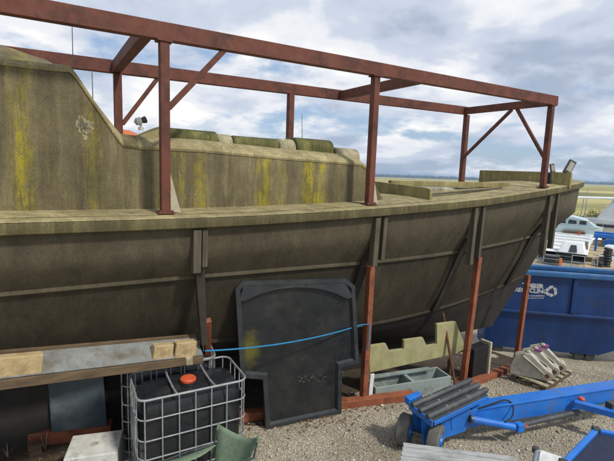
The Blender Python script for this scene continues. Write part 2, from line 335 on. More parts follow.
# pebbles lying loose on the yard
def pebbles():
    n = 34000
    # sample visible yard area by pixel so that density follows what is seen
    base = np.array([(1, 0, 0), (-1, 0, 0), (0, 1, 0), (0, -1, 0), (0, 0, 1), (0, 0, -.6)], float)
    tri = np.array([(0, 2, 4), (2, 1, 4), (1, 3, 4), (3, 0, 4), (2, 0, 5), (1, 2, 5), (3, 1, 5), (0, 3, 5)])
    V = []; Fc = []
    xy = np.column_stack([rng.uniform(-3.5, 7.5, n), rng.uniform(3.0, 9.5, n)])
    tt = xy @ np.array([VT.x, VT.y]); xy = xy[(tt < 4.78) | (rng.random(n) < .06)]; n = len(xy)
    r = rng.uniform(.005, .014, n)*np.where(rng.random(n) < .05, 1.9, 1)
    for i in range(n):
        a = rng.uniform(0, 6.28); ca, sa = math.cos(a), math.sin(a)
        sc = np.array([r[i]*rng.uniform(.9, 1.5), r[i]*rng.uniform(.7, 1.1), r[i]*rng.uniform(.5, .8)])
        q = base*sc*rng.uniform(.8, 1.2, (6, 1)); x = q[:, 0]*ca-q[:, 1]*sa; y = q[:, 0]*sa+q[:, 1]*ca
        z = gz(xy[i, 0], xy[i, 1]) + q[:, 2] + r[i]*.25
        V.append(np.column_stack([x+xy[i, 0], y+xy[i, 1], z])); Fc.append(tri+6*i)
    V = np.concatenate(V); Fc = np.concatenate(Fc)
    me = bpy.data.meshes.new('gravel'); me.vertices.add(len(V)); me.vertices.foreach_set('co', V.ravel())
    me.loops.add(Fc.size); me.loops.foreach_set('vertex_index', Fc.ravel().astype(np.int32)); me.polygons.add(len(Fc))
    me.polygons.foreach_set('loop_start', np.arange(0, Fc.size, 3, dtype=np.int32)); me.update(calc_edges=True); me.validate()
    me.polygons.foreach_set('use_smooth', [True]*len(me.polygons))
    me.materials.append(M['pebble']); o = bpy.data.objects.new('gravel', me); col.objects.link(o); o['kind'] = 'stuff'
    tag(o, 'loose tan pebbles and gravel covering the yard', 'gravel')
pebbles()

# ------------------------------------------------------------------ the old boat
TC = 5.45
def pl(x, pts):
    if x <= pts[0][0]: return pts[0][1]
    for (a, b), (c, d) in zip(pts, pts[1:]):
        if x <= c:
            k = (x-a)/(c-a); return b+(d-b)*k
    return pts[-1][1]
def sm(x, pts):                                            # smoothed table
    return sum(pl(x+d, pts) for d in (-.7, -.35, 0, .35, .7))/5
SHEER = [(-8, 2.78), (1.4, 2.775), (2.6, 2.80), (4.2, 2.86), (5.9, 2.95), (7.5, 3.09), (9, 3.22), (10.2, 3.30), (12, 3.36)]
SA = -7.0
ROWS = [  # base half breadth, start of taper, stem position, shape p, z table
    (1.12, 5.0, 10.75, (2.6, 1.75), None),
    (1.085, 5.0, 10.72, (2.6, 1.70), 'knuckle'),
    (.88, 4.0, 10.30, (2.3, 1.3), [(-8, 2.14), (1.4, 2.08), (4.3, 2.03), (5.7, 2.05), (7.6, 2.12), (10.3, 2.25)]),
    (.52, 3.2, 9.25, (1.9, 1.1), [(-8, 1.45), (0, 1.30), (2, 1.12), (4.2, .93), (6, .93), (7.3, 1.0), (9.3, 1.15)]),
    (.12, 3.0, 8.25, (1.6, 1.0), [(-8, 1.2), (0, .95), (2, .76), (4, .48), (6, .27), (8.3, .16)]),
]
def hull_pt(k, w, side=-1, off=0.0, zoff=0.0):
    B, s0, S, (p, q), zt = ROWS[k]
    s = SA + (S-SA)*w; x = max(0, (s-s0)/(S-s0)); h = B*max(0, 1-x**p)**(1/q)
    if s < -3: h *= 1-.18*((-3-s)/4)**2
    z = (sm(s, SHEER)-.13) if zt is None else (sm(s, SHEER)-.40-.34*min(1, max(0, (s-7.5)/3))**1.5) if zt == 'knuckle' else sm(s, zt)
    return s, h+off, z+zoff
ws = [0]
for k in range(1, 72): ws.append(1-(1-k/71)**1.7)
def hull_row(k, side, off=0, zoff=0, f=None):
    return [P(s, TC+side*h, z) for s, h, z in (hull_pt(k, w, side, off, zoff) for w in ws)]
def blend_rows(r0, r1, f, bulge=0, side=-1):
    out = []
    for a, b in zip(r0, r1):
        p = a.lerp(b, f); out.append(p + VT*(side*bulge*4*f*(1-f)*min(1, abs((p.dot(VT)-TC))/.4)))
    return out
boat = thing('old_boat', 'large derelict brown boat hull with mossy cabin, shored up on props in the yard', 'boat', P(2, TC, .5))
mb = MB(); mb2 = MB(); mb3 = MB()
for side in (-1, 1):
    r = [hull_row(k, side) for k in range(5)]
    rows = []
    for k in range(4):
        for j in range(4):
            rows.append(blend_rows(r[k], r[k+1], j/4, (.0, .015, .04, .06)[k], side))
    rows.append(r[4]); rows.append([P(p.dot(US), TC, p.z-.06) for p in r[4]])
    mb.grid(rows[:9]); mb3.grid(rows[8:13]); mb2.grid(rows[12:])
mb.build('hull', 'hull_shell', boat, smooth=True, fix=False)
mb3.build('bilge', 'bilge_shade_shell', boat, smooth=True, fix=False)
mb2.build('hull_bottom', 'antifoul', boat, smooth=True, fix=False)
# transom closing the stern
a = [hull_row(k, -1)[0] for k in range(5)]; c = [hull_row(k, 1)[0] for k in range(5)]
MB().add(a + c[::-1], [tuple(range(10))]).build('transom', 'hull_shell', boat)
MB().box(P(2.2, TC+.15, .42), (9.6, .12, 1.1), (US, VT, ZZ)).build('light_block_wall', 'antifoul', boat, bevel=.02)  # added wall below the hull, stops light showing through from the far side
# rub rail : an outward band round the sheer, and its flat capping that is the side deck
def sheer_pt(w, off, dz):
    s, h, z = hull_pt(0, w); return s, h+off, sm(s, SHEER)+dz
def band(prof, side):
    return [[P(*(lambda q: (q[0] + (o*1.0 if w > .985 else 0)*0, TC+side*q[1], q[2]))(sheer_pt(w, o if w < 1 else 0, dz))) for w in ws] for o, dz in prof]
def offset_curve(off, dz, side):
    pts = []
    base = [sheer_pt(w, 0, dz) for w in ws]
    for i, (s, h, z) in enumerate(base):
        a = base[max(i-1, 0)]; bq = base[min(i+1, len(base)-1)]; ds, dh = bq[0]-a[0], bq[1]-a[1]; l = math.hypot(ds, dh) or 1
        n = (-dh/l, ds/l)
        if i == len(base)-1: n = (1, 0)
        pts.append(P(s+n[0]*off, TC+side*max(h+n[1]*off, 0), z))
    return pts
mb = MB(); cap = MB()
for side in (-1, 1):
    prof = [(-.02, -.128), (.06, -.124), (.075, -.112), (.078, -.03), (.064, -.006)]
    mb.grid([offset_curve(o, dz, side) for o, dz in prof])
    cap.grid([offset_curve(o, dz, side) for o, dz in ((.074, -.012), (.064, -.0055), (.0, 0.004), (-.16, .008))])
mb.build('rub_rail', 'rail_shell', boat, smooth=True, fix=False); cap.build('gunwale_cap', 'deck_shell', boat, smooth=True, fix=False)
mb = MB(); rows = []
for f in (-1, -.93, -.6, -.3, 0, .3, .6, .93, 1):
    rows.append([P(s, TC + f*max(h-.10, 0), z + .010 + .05*(1-f*f)) for s, h, z in (sheer_pt(w, 0, 0) for w in ws)])
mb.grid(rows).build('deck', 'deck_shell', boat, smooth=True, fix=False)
# strakes along the knuckles of the near and the far side
for k, wd in ((2, .03), (3, .022)):
    for side in (-1, 1):
        mb = MB(); rows = []
        for o, dz in ((.0, .04), (wd, .022), (wd, -.012), (0, -.03)):
            rows.append([P(s, TC+side*(h+(o if h > .03 else 0)), z+dz) for s, h, z in (hull_pt(k, w) for w in ws)])
        mb.grid(rows).build('strake', 'hull_shell' if k == 2 else 'bilge_shade_shell', boat, smooth=False, fix=False)
# hanging timber pads on the hull and the dark strips for the shadows below them
def hull_at(k, s):
    B, s0, S, pq, zt = ROWS[k]; return hull_pt(k, (s-SA)/(S-SA))
for px, y0, y1, wd in ((200, 229, 273, .085), (380, 217, 266, .085), (478, 210, 264, .08), (552, 199, 254, .09)):
    for dx, w2, top in ((-3, wd, 0), (5, wd*.7, 0)):
        s = ST(ont(px+dx, y0+8, 4.42))[0]
        for _ in range(6):
            tt = TC-hull_at(0, min(s, 10.2))[1]; s = ST(ont(px+dx, y0+8, tt-.02))[0]
        s_, h0, z0 = hull_at(0, s)
        zb = ST(ont(px+dx, y1 - (6 if dx > 0 else 0), TC-h0))[2]
        tf = TC-h0-(.05 if dx < 0 else .04)
        sl_ = .30 if px < 520 else .42
        MB().prism([P(s-w2/2, tf, z0-.01), P(s+w2/2, tf, z0-.01), P(s+w2/2, tf+.02, zb), P(s-w2/2, tf+.02, zb)], VT*.10).build('timber_pad', 'timber_grey', boat, bevel=.008)
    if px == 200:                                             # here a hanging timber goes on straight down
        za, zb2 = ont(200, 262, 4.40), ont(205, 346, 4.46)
        MB().prism([za-US*.055, za+US*.05, zb2+US*.03, zb2-US*.035], VT*.07).build('hanging_timber', 'shadow_and_timber_dark', boat, bevel=.006)
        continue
    # raised dark strip along the section, standing in for the pad's cast shadow
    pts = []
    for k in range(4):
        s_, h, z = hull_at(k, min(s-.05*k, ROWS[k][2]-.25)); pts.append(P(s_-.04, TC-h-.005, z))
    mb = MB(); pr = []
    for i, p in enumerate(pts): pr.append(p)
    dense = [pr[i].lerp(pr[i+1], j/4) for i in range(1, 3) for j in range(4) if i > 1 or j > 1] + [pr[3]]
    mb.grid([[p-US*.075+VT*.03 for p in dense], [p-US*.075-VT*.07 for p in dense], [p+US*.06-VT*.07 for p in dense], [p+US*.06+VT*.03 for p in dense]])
    mb.build('shadow_strip', 'shadow_and_timber_dark', boat, fix=False)
# cabin: wheelhouse and long coach roof in one moulded shell
T0, T1 = 4.80, 6.10; ZD = 2.80
top = [(-6.0, 4.10), (-3, 4.15), (-1, 4.17), (-.25, 4.18), (.10, 4.185), (.29, 4.175), (.34, 4.12), (.50, 3.87), (.70, 3.565), (.75, 3.525), (.9, 3.515), (1.6, 3.52), (2.6, 3.485), (3.4, 3.47), (3.86, 3.455), (3.96, 3.40), (4.36, 2.88)]
mb = MB(); rows = []
for s, z in top:
    hip = min(1, max(0, (.30-s)/.34)); crown = .22*hip if s < .3 else (.06 if s > .7 and s < 3.8 else .02)
    r = [P(s, T0, ZD)]
    r.append(P(s, T0, z-.07)); r.append(P(s, T0+.02, z-.03)); r.append(P(s-.0, T0+.07, z))
    for f in (.2, .4, .6, .8):
        t = T0+.07+(T1-T0-.14)*f; r.append(P(s, t, z+crown*(1-(2*f-1)**2)))
    r.append(P(s, T1-.07, z)); r.append(P(s, T1-.02, z-.03)); r.append(P(s, T1, z-.07)); r.append(P(s, T1, ZD))
    rows.append(r)
mb.grid(rows); mb.build('cabin', 'cabin_shell', boat, smooth=True, fix=False)
# pale moulded edge that runs along the top of the wall
def edge_strip(i0, i1, name):
    mb = MB(); rr = []
    for s, z in top[i0:i1]:
        if .28 < s < .72: z += .02
        rr.append([P(s, T0-.006, z-.075), P(s, T0-.012, z-.05), P(s, T0+.014, z-.012), P(s, T0+.09, z+(.03 if s > .6 else .006)), P(s, T0+.19, z+(.075 if s > .6 else -.02))])
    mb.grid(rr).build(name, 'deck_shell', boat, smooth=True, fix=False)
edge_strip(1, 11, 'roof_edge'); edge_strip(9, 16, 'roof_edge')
# worn pale patch on the wheelhouse side
a_, b_ = ont(79, 117, T0), ont(91, 136, T0)
mb = MB(); cpt = (a_+b_)/2
for i in range(30):                                          # flakes of old pale paint
    c = cpt + US*(random.triangular(-.075, .075, 0)) + ZZ*(random.triangular(-.11, .11, 0)) - VT*.004
    k = random.randint(5, 7); a0 = random.random()*6; pts = [c + US*(random.uniform(.010, .034)*math.cos(a0+6.283*q/k)) + ZZ*(random.uniform(.012, .045)*math.sin(a0+6.283*q/k)) for q in range(k)]
    MB().prism(pts, VT*(.006+.0004*i)).build('paint_flake', 'pale_lid', boat)
# row of lids on the coach roof
def lid(x0, x1, y0, y1, mat, t=4.98, depth=.5, name='lid', r=.06):
    a, bq = ont(x0, (y0+y1)/2, t), ont(x1, (y0+y1)/2, t)
    s0, s1 = a.dot(US), bq.dot(US); zt = (ST(ont(x0, y0, t))[2] + ST(ont(x1, y0+(5 if x1-x0 > 40 else 1), t))[2])/2; zt -= .025; zb = 3.46
    mb = MB(); rows = []
    n = 8; prof = [(0, zb)] + [(0+.13*(1-math.cos(q)), zt-.13+.13*math.sin(q)) for q in np.linspace(0, math.pi/2, n)]
    prof = prof + [(depth-d, z) for d, z in prof[::-1]]
    for s in (s0, s1): rows.append([P(s, t+d, z) for d, z in prof])
    k = len(prof); vs = rows[0]+rows[1]
    fs = [(i, i+1, k+i+1, k+i) for i in range(k-1)] + [tuple(range(k)), tuple(range(2*k-1, k-1, -1))]
    mb.add(vs, fs); mb.build(name, mat, boat, smooth=True, bevel=.03, seg=3)
lid(166, 219.5, 124, 144, 'green_lid', 5.02, name='green_lid'); lid(219, 234, 131, 147, 'pale_lid', 4.98, name='pale_lid'); lid(234.5, 281, 132, 150, 'green_lid', 5.02, name='green_lid')
lid(281, 297, 136, 152, 'pale_lid', 4.98, name='pale_lid'); lid(297.5, 335, 136, 153, 'green_lid', 5.02, name='green_lid'); lid(338, 361, 145.5, 158, 'pale_lid', 4.98, name='pale_lid')
# mossy hump before the lids
mb = MB(); rows = []
for x, y in ((124, 143), (132, 139), (145, 134), (158, 128.5), (166, 126)):
    p = ont(x, y, 5.05); s, t, z = ST(p); rows.append([P(s, 4.95, 3.47), P(s, 5.0, z-.03), P(s, 5.07, z), P(s, 5.45, z+.02), P(s, 5.6, 3.47)])
mb.grid(rows).build('roof_hump', 'board_shell', boat, smooth=True, fix=False)
# coaming boards across the foredeck
s5 = 4.98
mb = MB(); zt = 3.06
mb.prism([P(s5, 4.52, 2.9), P(s5, 5.9, 2.9), P(s5, 5.9, 3.16), P(s5, 4.62, 3.10), P(s5, 4.53, 3.08)], US*.05)
mb.build('coaming_board', 'board_shell', boat, bevel=.008)
mb = MB(); mb.prism([P(5.05, 5.25, 2.94), P(5.05, 6.2, 2.94), P(5.05, 6.2, 3.09), P(5.05, 5.25, 3.09)], US*2.0); mb.build('hatch', 'hatch_grey', boat, bevel=.02)
mb = MB(); mb.bar(P(5.1, 5.55, 3.14), P(7.6, 5.0, 3.16), .10, .09); mb.build('hatch_bar', 'board_shell', boat, bevel=.01)
mb = MB(); mb.bar(P(5.1, 4.75, 2.98), P(7.2, 4.85, 3.11), .05, .03); mb.build('deck_batten', 'timber_grey', boat, bevel=.006)
# breakwater board at the bow
sB = 8.75
pa, pb = ons(570, 183, sB), ons(474, 182, sB); ta = pa.dot(VT); zA = ons(570, 172.5, sB).z; zB = ons(474, 170, sB).z
mb = MB(); mb.prism([P(sB, ta, 3.15), P(sB, 6.5, 3.15), P(sB, 6.5, zB), P(sB, ta, zA)], US*.06); mb.build('breakwater', 'board_shell', boat, bevel=.008)
mb = MB(); p0 = ons(548, 178, 8.2); mb.box(p0+ZZ*.0, (.06, .12, .20), (US, VT, ZZ)); mb.box(p0+ZZ*-.06+US*.05, (.08, .08, .10), (US, VT, ZZ)); mb.build('bow_fitting', 'tarp_black', boat, bevel=.02)
# floodlights on the breakwater
for (x, y, sc, tl) in ((553, 171.5, .62, -8), (566.5, 172.5, .95, 30)):
    base = ons(x, y, sB+.03) - ZZ*.045
    f = thing('floodlight', 'small upright floodlight on the bow board beside the frame post' if sc < .8 else 'larger tilted floodlight at the end of the bow board', 'floodlight', base, 'floodlights on the bow board')
    MB().bar(base, base+ZZ*.05*sc, .08*sc, .03).build('bracket', 'flood_dark', f)
    q = math.radians(tl); ax = (CR*math.cos(q) - CU*math.sin(q)); uy = (CR*math.sin(q) + CU*math.cos(q)); ax = Vector((ax.x, ax.y, ax.z)); nrm = uy.cross(ax)
    ctr = base + ZZ*.05*sc + uy*.125*sc
    hd = MB().box(ctr, (.15*sc, .30*sc, .06*sc), (ax, uy, nrm)).build('head', 'flood_dark', f, bevel=.012)
    MB().box(ctr+nrm*(-.032*sc), (.10*sc, .20*sc, .012), (ax, uy, nrm)).build('lens', 'flood_glass', hd)
    MB().box(ctr+nrm*(.032*sc), (.10*sc, .20*sc, .012), (ax, uy, nrm)).build('lens', 'flood_glass', hd)
# small white lamp on the hump
p = ont(141, 130, 5.1); lampt = thing('deck_lamp', 'small white and grey lamp on the mossy cabin roof', 'lamp', p)
MB().lathe(p, ZZ, [(.03, 0), (.03, .03), (.012, .035), (.012, .06)], 12).build('base', 'white_worn', lampt)
MB().lathe(p+ZZ*.09-US*.03, (US+ZZ*.2), [(.01, -.04), (.04, -.02), (.045, .03), (.02, .04)], 14).build('head', 'white_worn', lampt, smooth=True)
MB().lathe(p+ZZ*.11+US*.03, (US+ZZ*.4), [(.03, -.02), (.04, .02), (.03, .03)], 14).build('visor', 'flood_dark', lampt, smooth=True)
# whip aerials
for (x, y0, y1, t, lab) in ((303, 138, 114, 5.9, 'thin whip aerial standing above the green roof lids'), (93, 100, 72, 6.0, 'thin whip aerial behind the sloping front of the wheelhouse'), (73, 70, 24, 6.0, 'tall thin whip aerial above the wheelhouse roof edge')):
    a, bq = ont(x, y0, t), ont(x-1, y1, t); a.z = max(a.z-.4, 3.5)
    o = MB().tube([a, bq], [.007, .004], 6).build('whip_aerial', 'flood_dark', None, loc=a); tag(o, lab, 'aerial', 'whip aerials on the cabin')

# ------------------------------------------------------------------ red steel frame standing on the boat
TN, TF = 4.50, 6.45
fr = thing('red_gantry', 'red oxide painted steel frame of posts and beams standing over the boat', 'gantry', P(3, TN, 2.8))
def nbz(s): return 4.545 + .0205*s
def fbz(s): return 4.545 + .0235*s
def beam(a, b, w, h, name):
    MB().bar(a, b, w, h).build(name, 'red_steel', fr, bevel=.006)
beam(P(-5, TN, nbz(-5)), P(8.05, TN, nbz(8.05)), .09, .165, 'beam')
beam(P(-5, TF, fbz(-5)), P(8.05, TF, fbz(8.05)), .09, .165, 'beam')
def dk(s, t): return sm(s, SHEER)+.02
for s in (1.09, 3.785, 7.92, -3.2):
    MB().bar(P(s, TN, dk(s, TN)-.01), P(s, TN, nbz(s)-.084), .092, .092, US).build('post', 'red_steel', fr, bevel=.008)
    MB().box(P(s, TN, dk(s, TN)+.006), (.17, .15, .014), (US, VT, ZZ)).build('foot_plate', 'red_steel', fr)
    MB().box(P(s, TN, nbz(s)-.090), (.15, .12, .014), (US, VT, ZZ)).build('top_plate', 'red_steel', fr)
    for k in (-1, 1): MB().lathe(P(s+.06*k, TN-.05, dk(s, TN)+.012), ZZ, [(.014, 0), (.014, .018), (.008, .02)], 6).build('bolt', 'rust', fr)
for s in (.95, 3.62, 8.08, -3.2):
    MB().bar(P(s, TF, dk(s, TF)-.01), P(s, TF, fbz(s)-.084), .10, .10, US).build('post', 'red_steel', fr, bevel=.008)
for s in (.93, 4.62, 7.98, -3.2):
    MB().bar(P(s, TN+.046, nbz(s)-.012), P(s, TF-.046, fbz(s)-.012), .11, .135).build('cross_beam', 'red_steel', fr, bevel=.006)
def brace(a, b): MB().bar(a, b, .055, .055).build('brace', 'red_steel', fr, bevel=.005)
a = ont(168, 108, TN); bq = ont(224, 48, TN); brace(P(1.13, TN, a.z), P(bq.dot(US), TN, nbz(1.7)-.08))
a = ont(120, 124, TF); bq = ont(158, 84, TF); brace(P(1.0, TF, a.z), P(bq.dot(US), TF, fbz(1.7)-.08))
mid = ons(513, 111, 7.98); tm = mid.dot(VT)
a = ons(540, 158, 7.95); bq = ons(472, 158, 8.0)
brace(P(7.95, TN+.045, a.z), P(7.97, tm-.09, nbz(8)-.075)); brace(P(8.0, TF-.045, bq.z), P(7.97, tm+.02, nbz(8)-.075))
for s in (1.14, 3.83):                                       # triangular gusset plates on the posts
    MB().prism([P(s, TN-.004, dk(s, TN)+.015), P(s+.11, TN-.004, dk(s, TN)+.0), P(s, TN-.004, dk(s, TN)+.42)], VT*.012).build('gusset', 'pale_edge', fr)

# ------------------------------------------------------------------ props under the hull and sole plates on the ground
def prop(x0, y0, top, w, lab, x_off=0):
    base = G(x0, y0); t = thing('steel_prop', lab, 'prop', base, 'props shoring the hull')
    MB().bar(base+ZZ*.0, top, w, w, US).build('post', 'prop_red', t, bevel=.007)
    MB().box(base+ZZ*.012, (.2, .2, .024), (US, VT, ZZ)).build('foot_plate', 'prop_red', t)
prop(363, 402, ont(371, 266, 4.45), .088, 'rust red prop beside the black panel, with the blue rope tied to it')
prop(463, 382, ont(478.5, 257, 4.40), .088, 'rust red prop standing between the notched board and the dark box')
tp = ont(528, 275, 4.74); prop(515, 369, tp, .085, 'rust red prop under the bow in front of the blue skip')
prop(206, 408, ont(208, 320, 4.5), .07, 'rust red prop half hidden behind the caged tanks')
b0 = G(455, 384); o = MB().tube([b0, ont(443, 313, 4.72)], .022, 8).build('leaning_pole', 'rust', None, loc=b0); tag(o, 'thin rusty pole leaning against the notched cream board', 'pole')
def sole(x0, y0, x1, y1, lab, h=.12, w=.13):
    a, bq = G(x0, y0), G(x1, y1); o = MB().bar(a+ZZ*h/2, bq+ZZ*h/2, w, h).build('sole_plate', 'prop_red', None, bevel=.008, loc=a); tag(o, lab, 'beam', 'red beams lying on the gravel')
sole(236, 421, 413, 399, 'red steel beam on the gravel behind the black panel and grey box')
sole(462, 391, 510, 371, 'red beam on the gravel running up to the prop under the bow')
sole(-40, 452, 112, 434, 'dark red beam on the ground under the slate panel', .16, .16)
# blue rope from the tanks round the prop
a = ont(205, 351, 4.2); bq = ont(361, 325, 4.41); pts = []
for i in range(15):
    f = i/14; pts.append(a.lerp(bq, f) - ZZ*(.07*4*f*(1-f)))
c0 = ont(369, 324, 4.41); d0 = ont(367.5, 350, 4.41)
pts += [c0, c0.lerp(d0, .5)+US*.01, d0]
o = MB().tube(pts, .0095, 8).build('rope', 'rope_blue', None, smooth=True, loc=a); tag(o, 'thin bright blue rope strung across the black panel to the red prop', 'rope')

# ------------------------------------------------------------------ black T-shaped moulded panel leaning on the hull
A0, A1 = G(265, 428), G(340, 412); ex = (A1-A0); ex.z = 0; W0 = ex.length; ex.normalize()
topc = ont(290, 279, 4.52); nn = ex.cross((topc-A0)).normalized()
if nn.y > 0: nn = -nn
ey = nn.cross(ex); ey = ey if ey.z > 0 else -ey
def pp(x, y):
    q = onplane(x, y, A0, nn) - A0; return Vector((q.dot(ex), q.dot(ey), 0))
def P3(q, d=0): return A0 + ex*q.x + ey*q.y + nn*d
outline = [pp(*q) for q in ((265, 428), (340, 412), (340.5, 366), (357.5, 362), (353.5, 285), (345, 278), (241, 280.5), (234.5, 288), (240, 376), (262, 378))]
pan = thing('moulded_panel', 'black T-shaped moulded panel with raised rim leaning on the boat hull', 'panel', A0)
MB().prism([P3(q) for q in outline], nn*-.025).build('sheet', 'black_panel', pan, bevel=.006)
def inset(poly, d):
    out = []; n = len(poly)
    for i in range(n):
        a, bq, c = poly[i-1], poly[i], poly[(i+1) % n]; e1 = (bq-a).normalized(); e2 = (c-bq).normalized()
        n1 = Vector((-e1.y, e1.x, 0)); n2 = Vector((-e2.y, e2.x, 0)); k = 1+n1.dot(n2); out.append(bq + (n1+n2)*(d/max(k, .3)))
    return out
inn = inset(outline, .055); inn2 = inset(outline, .075); n = len(outline)
for i in range(n):
    j = (i+1) % n
    MB().add([P3(outline[i], .001), P3(outline[j], .001), P3(outline[i], .045), P3(outline[j], .045), P3(inn[i], .045), P3(inn[j], .045), P3(inn2[i], .002), P3(inn2[j], .002)],
             [(0, 1, 3, 2), (2, 3, 5, 4), (4, 5, 7, 6)]).build('rim', 'panel_rim', pan, fix=False)
arc = [pp(x, y) for x, y in ((243, 300), (250, 296.5), (262, 291.5), (276, 288), (292, 286.3), (308, 286.5), (322, 288.5), (336, 293), (346, 298))]
head = [inn[6], inn[5]] if False else [pp(238.5, 300), pp(243, 284), pp(344, 282), pp(351.5, 296)]
MB().prism([P3(q, .004) for q in [head[0], head[1], head[2], head[3]] + arc[::-1]], nn*.036).build('arched_head', 'panel_rim', pan)
mb = MB(); mb.tube([P3(q, .036) for q in arc], .013, 8); mb.build('arched_bead', 'black_plastic', pan, smooth=True)
nt = M['black_panel'].node_tree; bs = nt.nodes['Principled BSDF']; src = bs.inputs['Base Color'].links[0].from_socket; oc = N(nt, 'ShaderNodeTexCoord').outputs['Object']
mp = N(nt, 'ShaderNodeVectorMath', operation='SUBTRACT'); L(nt, oc, mp.inputs[0]); mp.inputs[1].default_value = tuple(P3(pp(250, 350))-A0)
ms = N(nt, 'ShaderNodeVectorMath', operation='MULTIPLY'); L(nt, mp.outputs[0], ms.inputs[0]); ms.inputs[1].default_value = (1.5, 1.5, .8)
ln = N(nt, 'ShaderNodeVectorMath', operation='LENGTH'); L(nt, ms.outputs[0], ln.inputs[0])
ad = N(nt, 'ShaderNodeMath', operation='MULTIPLY_ADD'); L(nt, noise(nt, oc, 14, 6, .75), ad.inputs[0]); ad.inputs[1].default_value = .35; L(nt, ln.outputs['Value'], ad.inputs[2])
L(nt, mixc(nt, ramp(nt, ad.outputs[0], [(.22, .75), (.40, 0.0)]), src, (.14, .13, .02)), bs.inputs['Base Color'])
for i in range(26):                                          # scuffed remains of lettering
    x = random.uniform(299, 327); x = 299+ (i % 13)*2.2 + random.uniform(-.6, .6); y = random.uniform(375, 384) - (x-299)*.06
    c = pp(x, y); a = random.uniform(0, 3.1); w, h = random.uniform(.006, .018), random.uniform(.002, .005)
    e1 = Vector((math.cos(a), math.sin(a), 0)); e2 = Vector((-e1.y, e1.x, 0))
    MB().add([P3(c+e1*w*random.uniform(.6, 1)+e2*h, .003), P3(c-e1*w+e2*h*random.uniform(.4, 1), .003), P3(c-e1*w*random.uniform(.6, 1)-e2*h, .003), P3(c+e1*w-e2*h, .003)], [(0, 1, 2, 3)]).build('scuff', 'scuff', pan, fix=False)

# ------------------------------------------------------------------ caged tanks
def ibc(loc, yaw, W, D, lab, H=1.15, full=True):
    ex = Vector((math.cos(yaw), math.sin(yaw), 0)); ey = Vector((-ex.y, ex.x, 0)); o = Vector((loc[0], loc[1], gz(loc[0], loc[1])))
    t = thing('caged_tank', lab, 'tank', o + ex*W/2 + ey*D/2, 'caged bulk tanks under the boat')
    Q = lambda x, y, z: o + ex*x + ey*y + ZZ*z
    # pallet
    for y in (.06, D/2, D-.06): MB().box(Q(W/2, y, .045), (W, .09, .09), (ex, ey, ZZ)).build('skid', 'galv', t, bevel=.008)
    MB().box(Q(W/2, D/2, .105), (W, D, .03), (ex, ey, ZZ)).build('tray', 'galv', t, bevel=.006)
    # bottle, slightly bulged
    mb = MB(); rows = []; r0 = .10
    def ring(z, ins, rr):
        pts = []
        w, d = W/2-ins, D/2-ins
        for q in range(32):
            a = 2*math.pi*q/32; ca, sa = math.cos(a), math.sin(a); k = 7
            rad = 1/((abs(ca)**k + abs(sa)**k)**(1/k)); pts.append(Q(W/2+w*ca*rad, D/2+d*sa*rad, z))
        return pts + [pts[0]]
    for z, ins in ((.12, .06), (.15, .035), (.5, .028), (.9, .03), (H-.14, .035), (H-.085, .055), (H-.06, .10), (H-.05, .2), (H-.045, .34)): rows.append(ring(z, ins, r0))
    mb.grid(rows); mb.v.append(Q(W/2, D/2, H-.043)); c = len(mb.v)-1; b0 = (len(rows)-1)*33
    mb.f += [(b0+i, b0+i+1, c) for i in range(32)]
    bt = mb.build('bottle', 'black_plastic', t, smooth=True, fix=False)
    MB().lathe(Q(W*.49, D*.42, H-.047), ZZ, [(.085, 0), (.085, .012), (.075, .014), (.075, .04), (.068, .046)], 28).build('filler_neck', 'black_plastic', bt, smooth=True)
    MB().lathe(Q(W*.49, D*.42, H-.018), ZZ, [(.078, 0), (.08, .006), (.08, .026), (.072, .034), (.03, .036)], 28).build('screw_cap', 'cap_red', t, smooth=True)
    # cage of galvanised tube
    rr = .09
    def loop(z, r):
        pts = []
        for cx, cy, a0 in ((W-rr, rr, -90), (W-rr, D-rr, 0), (rr, D-rr, 90), (rr, rr, 180)):
            for k in range(6):
                a = math.radians(a0+18*k); pts.append(Q(cx+rr*math.cos(a), cy+rr*math.sin(a), z))
        pts.append(pts[0]); pts.append(pts[1]); return pts
    for z, r in ((H, .0115), (H-.20, .0075), (H-.41, .0075), (H-.60, .0075), (H-.79, .0075), (.2, .008)): MB().tube(loop(z, r), r, 8).build('cage_ring', 'galv', t, smooth=True, fix=False)
    xs = [.06+(W-.12)*k/6 for k in range(7)]; ys_ = [.10+(D-.2)*k/3 for k in range(4)]
    for x in xs:
        for y in (0, D): MB().tube([Q(x, y, .1), Q(x, y, H-.005)], .0068, 8).build('cage_bar', 'galv', t, smooth=True, fix=False)
    for y in ys_:
        for x in (0, W): MB().tube([Q(x, y, .1), Q(x, y, H-.005)], .0068, 8).build('cage_bar', 'galv', t, smooth=True, fix=False)
    for x in (W*.33, W*.68): MB().tube([Q(x, 0, H+.006), Q(x, D*.3, H-.018), Q(x, D*.7, H-.018), Q(x, D, H+.006)], .011, 8).build('top_bar', 'galv', t, smooth=True, fix=False)
    if full:
        MB().box(Q(-.012, D*.42, H-.36), (.008, D*.56, .34), (ex, ey, ZZ)).build('label_plate', 'label_plate', t)
    return Q
TY = math.radians(23)
Q1 = ibc((-1.50, 3.70), math.radians(29), 1.07, .64, 'black plastic tank in a steel cage with red screw cap, behind the green chair', H=1.11)
q2 = onz(218, 359, 1.15); e = Vector((math.cos(TY), math.sin(TY), 0)); l2 = q2 - e*1.0 + Vector((-e.y, e.x, 0))*.05
Q2 = ibc((l2.x, l2.y), TY, .99, .50, 'second caged tank half hidden under the grey channel beam', full=False)
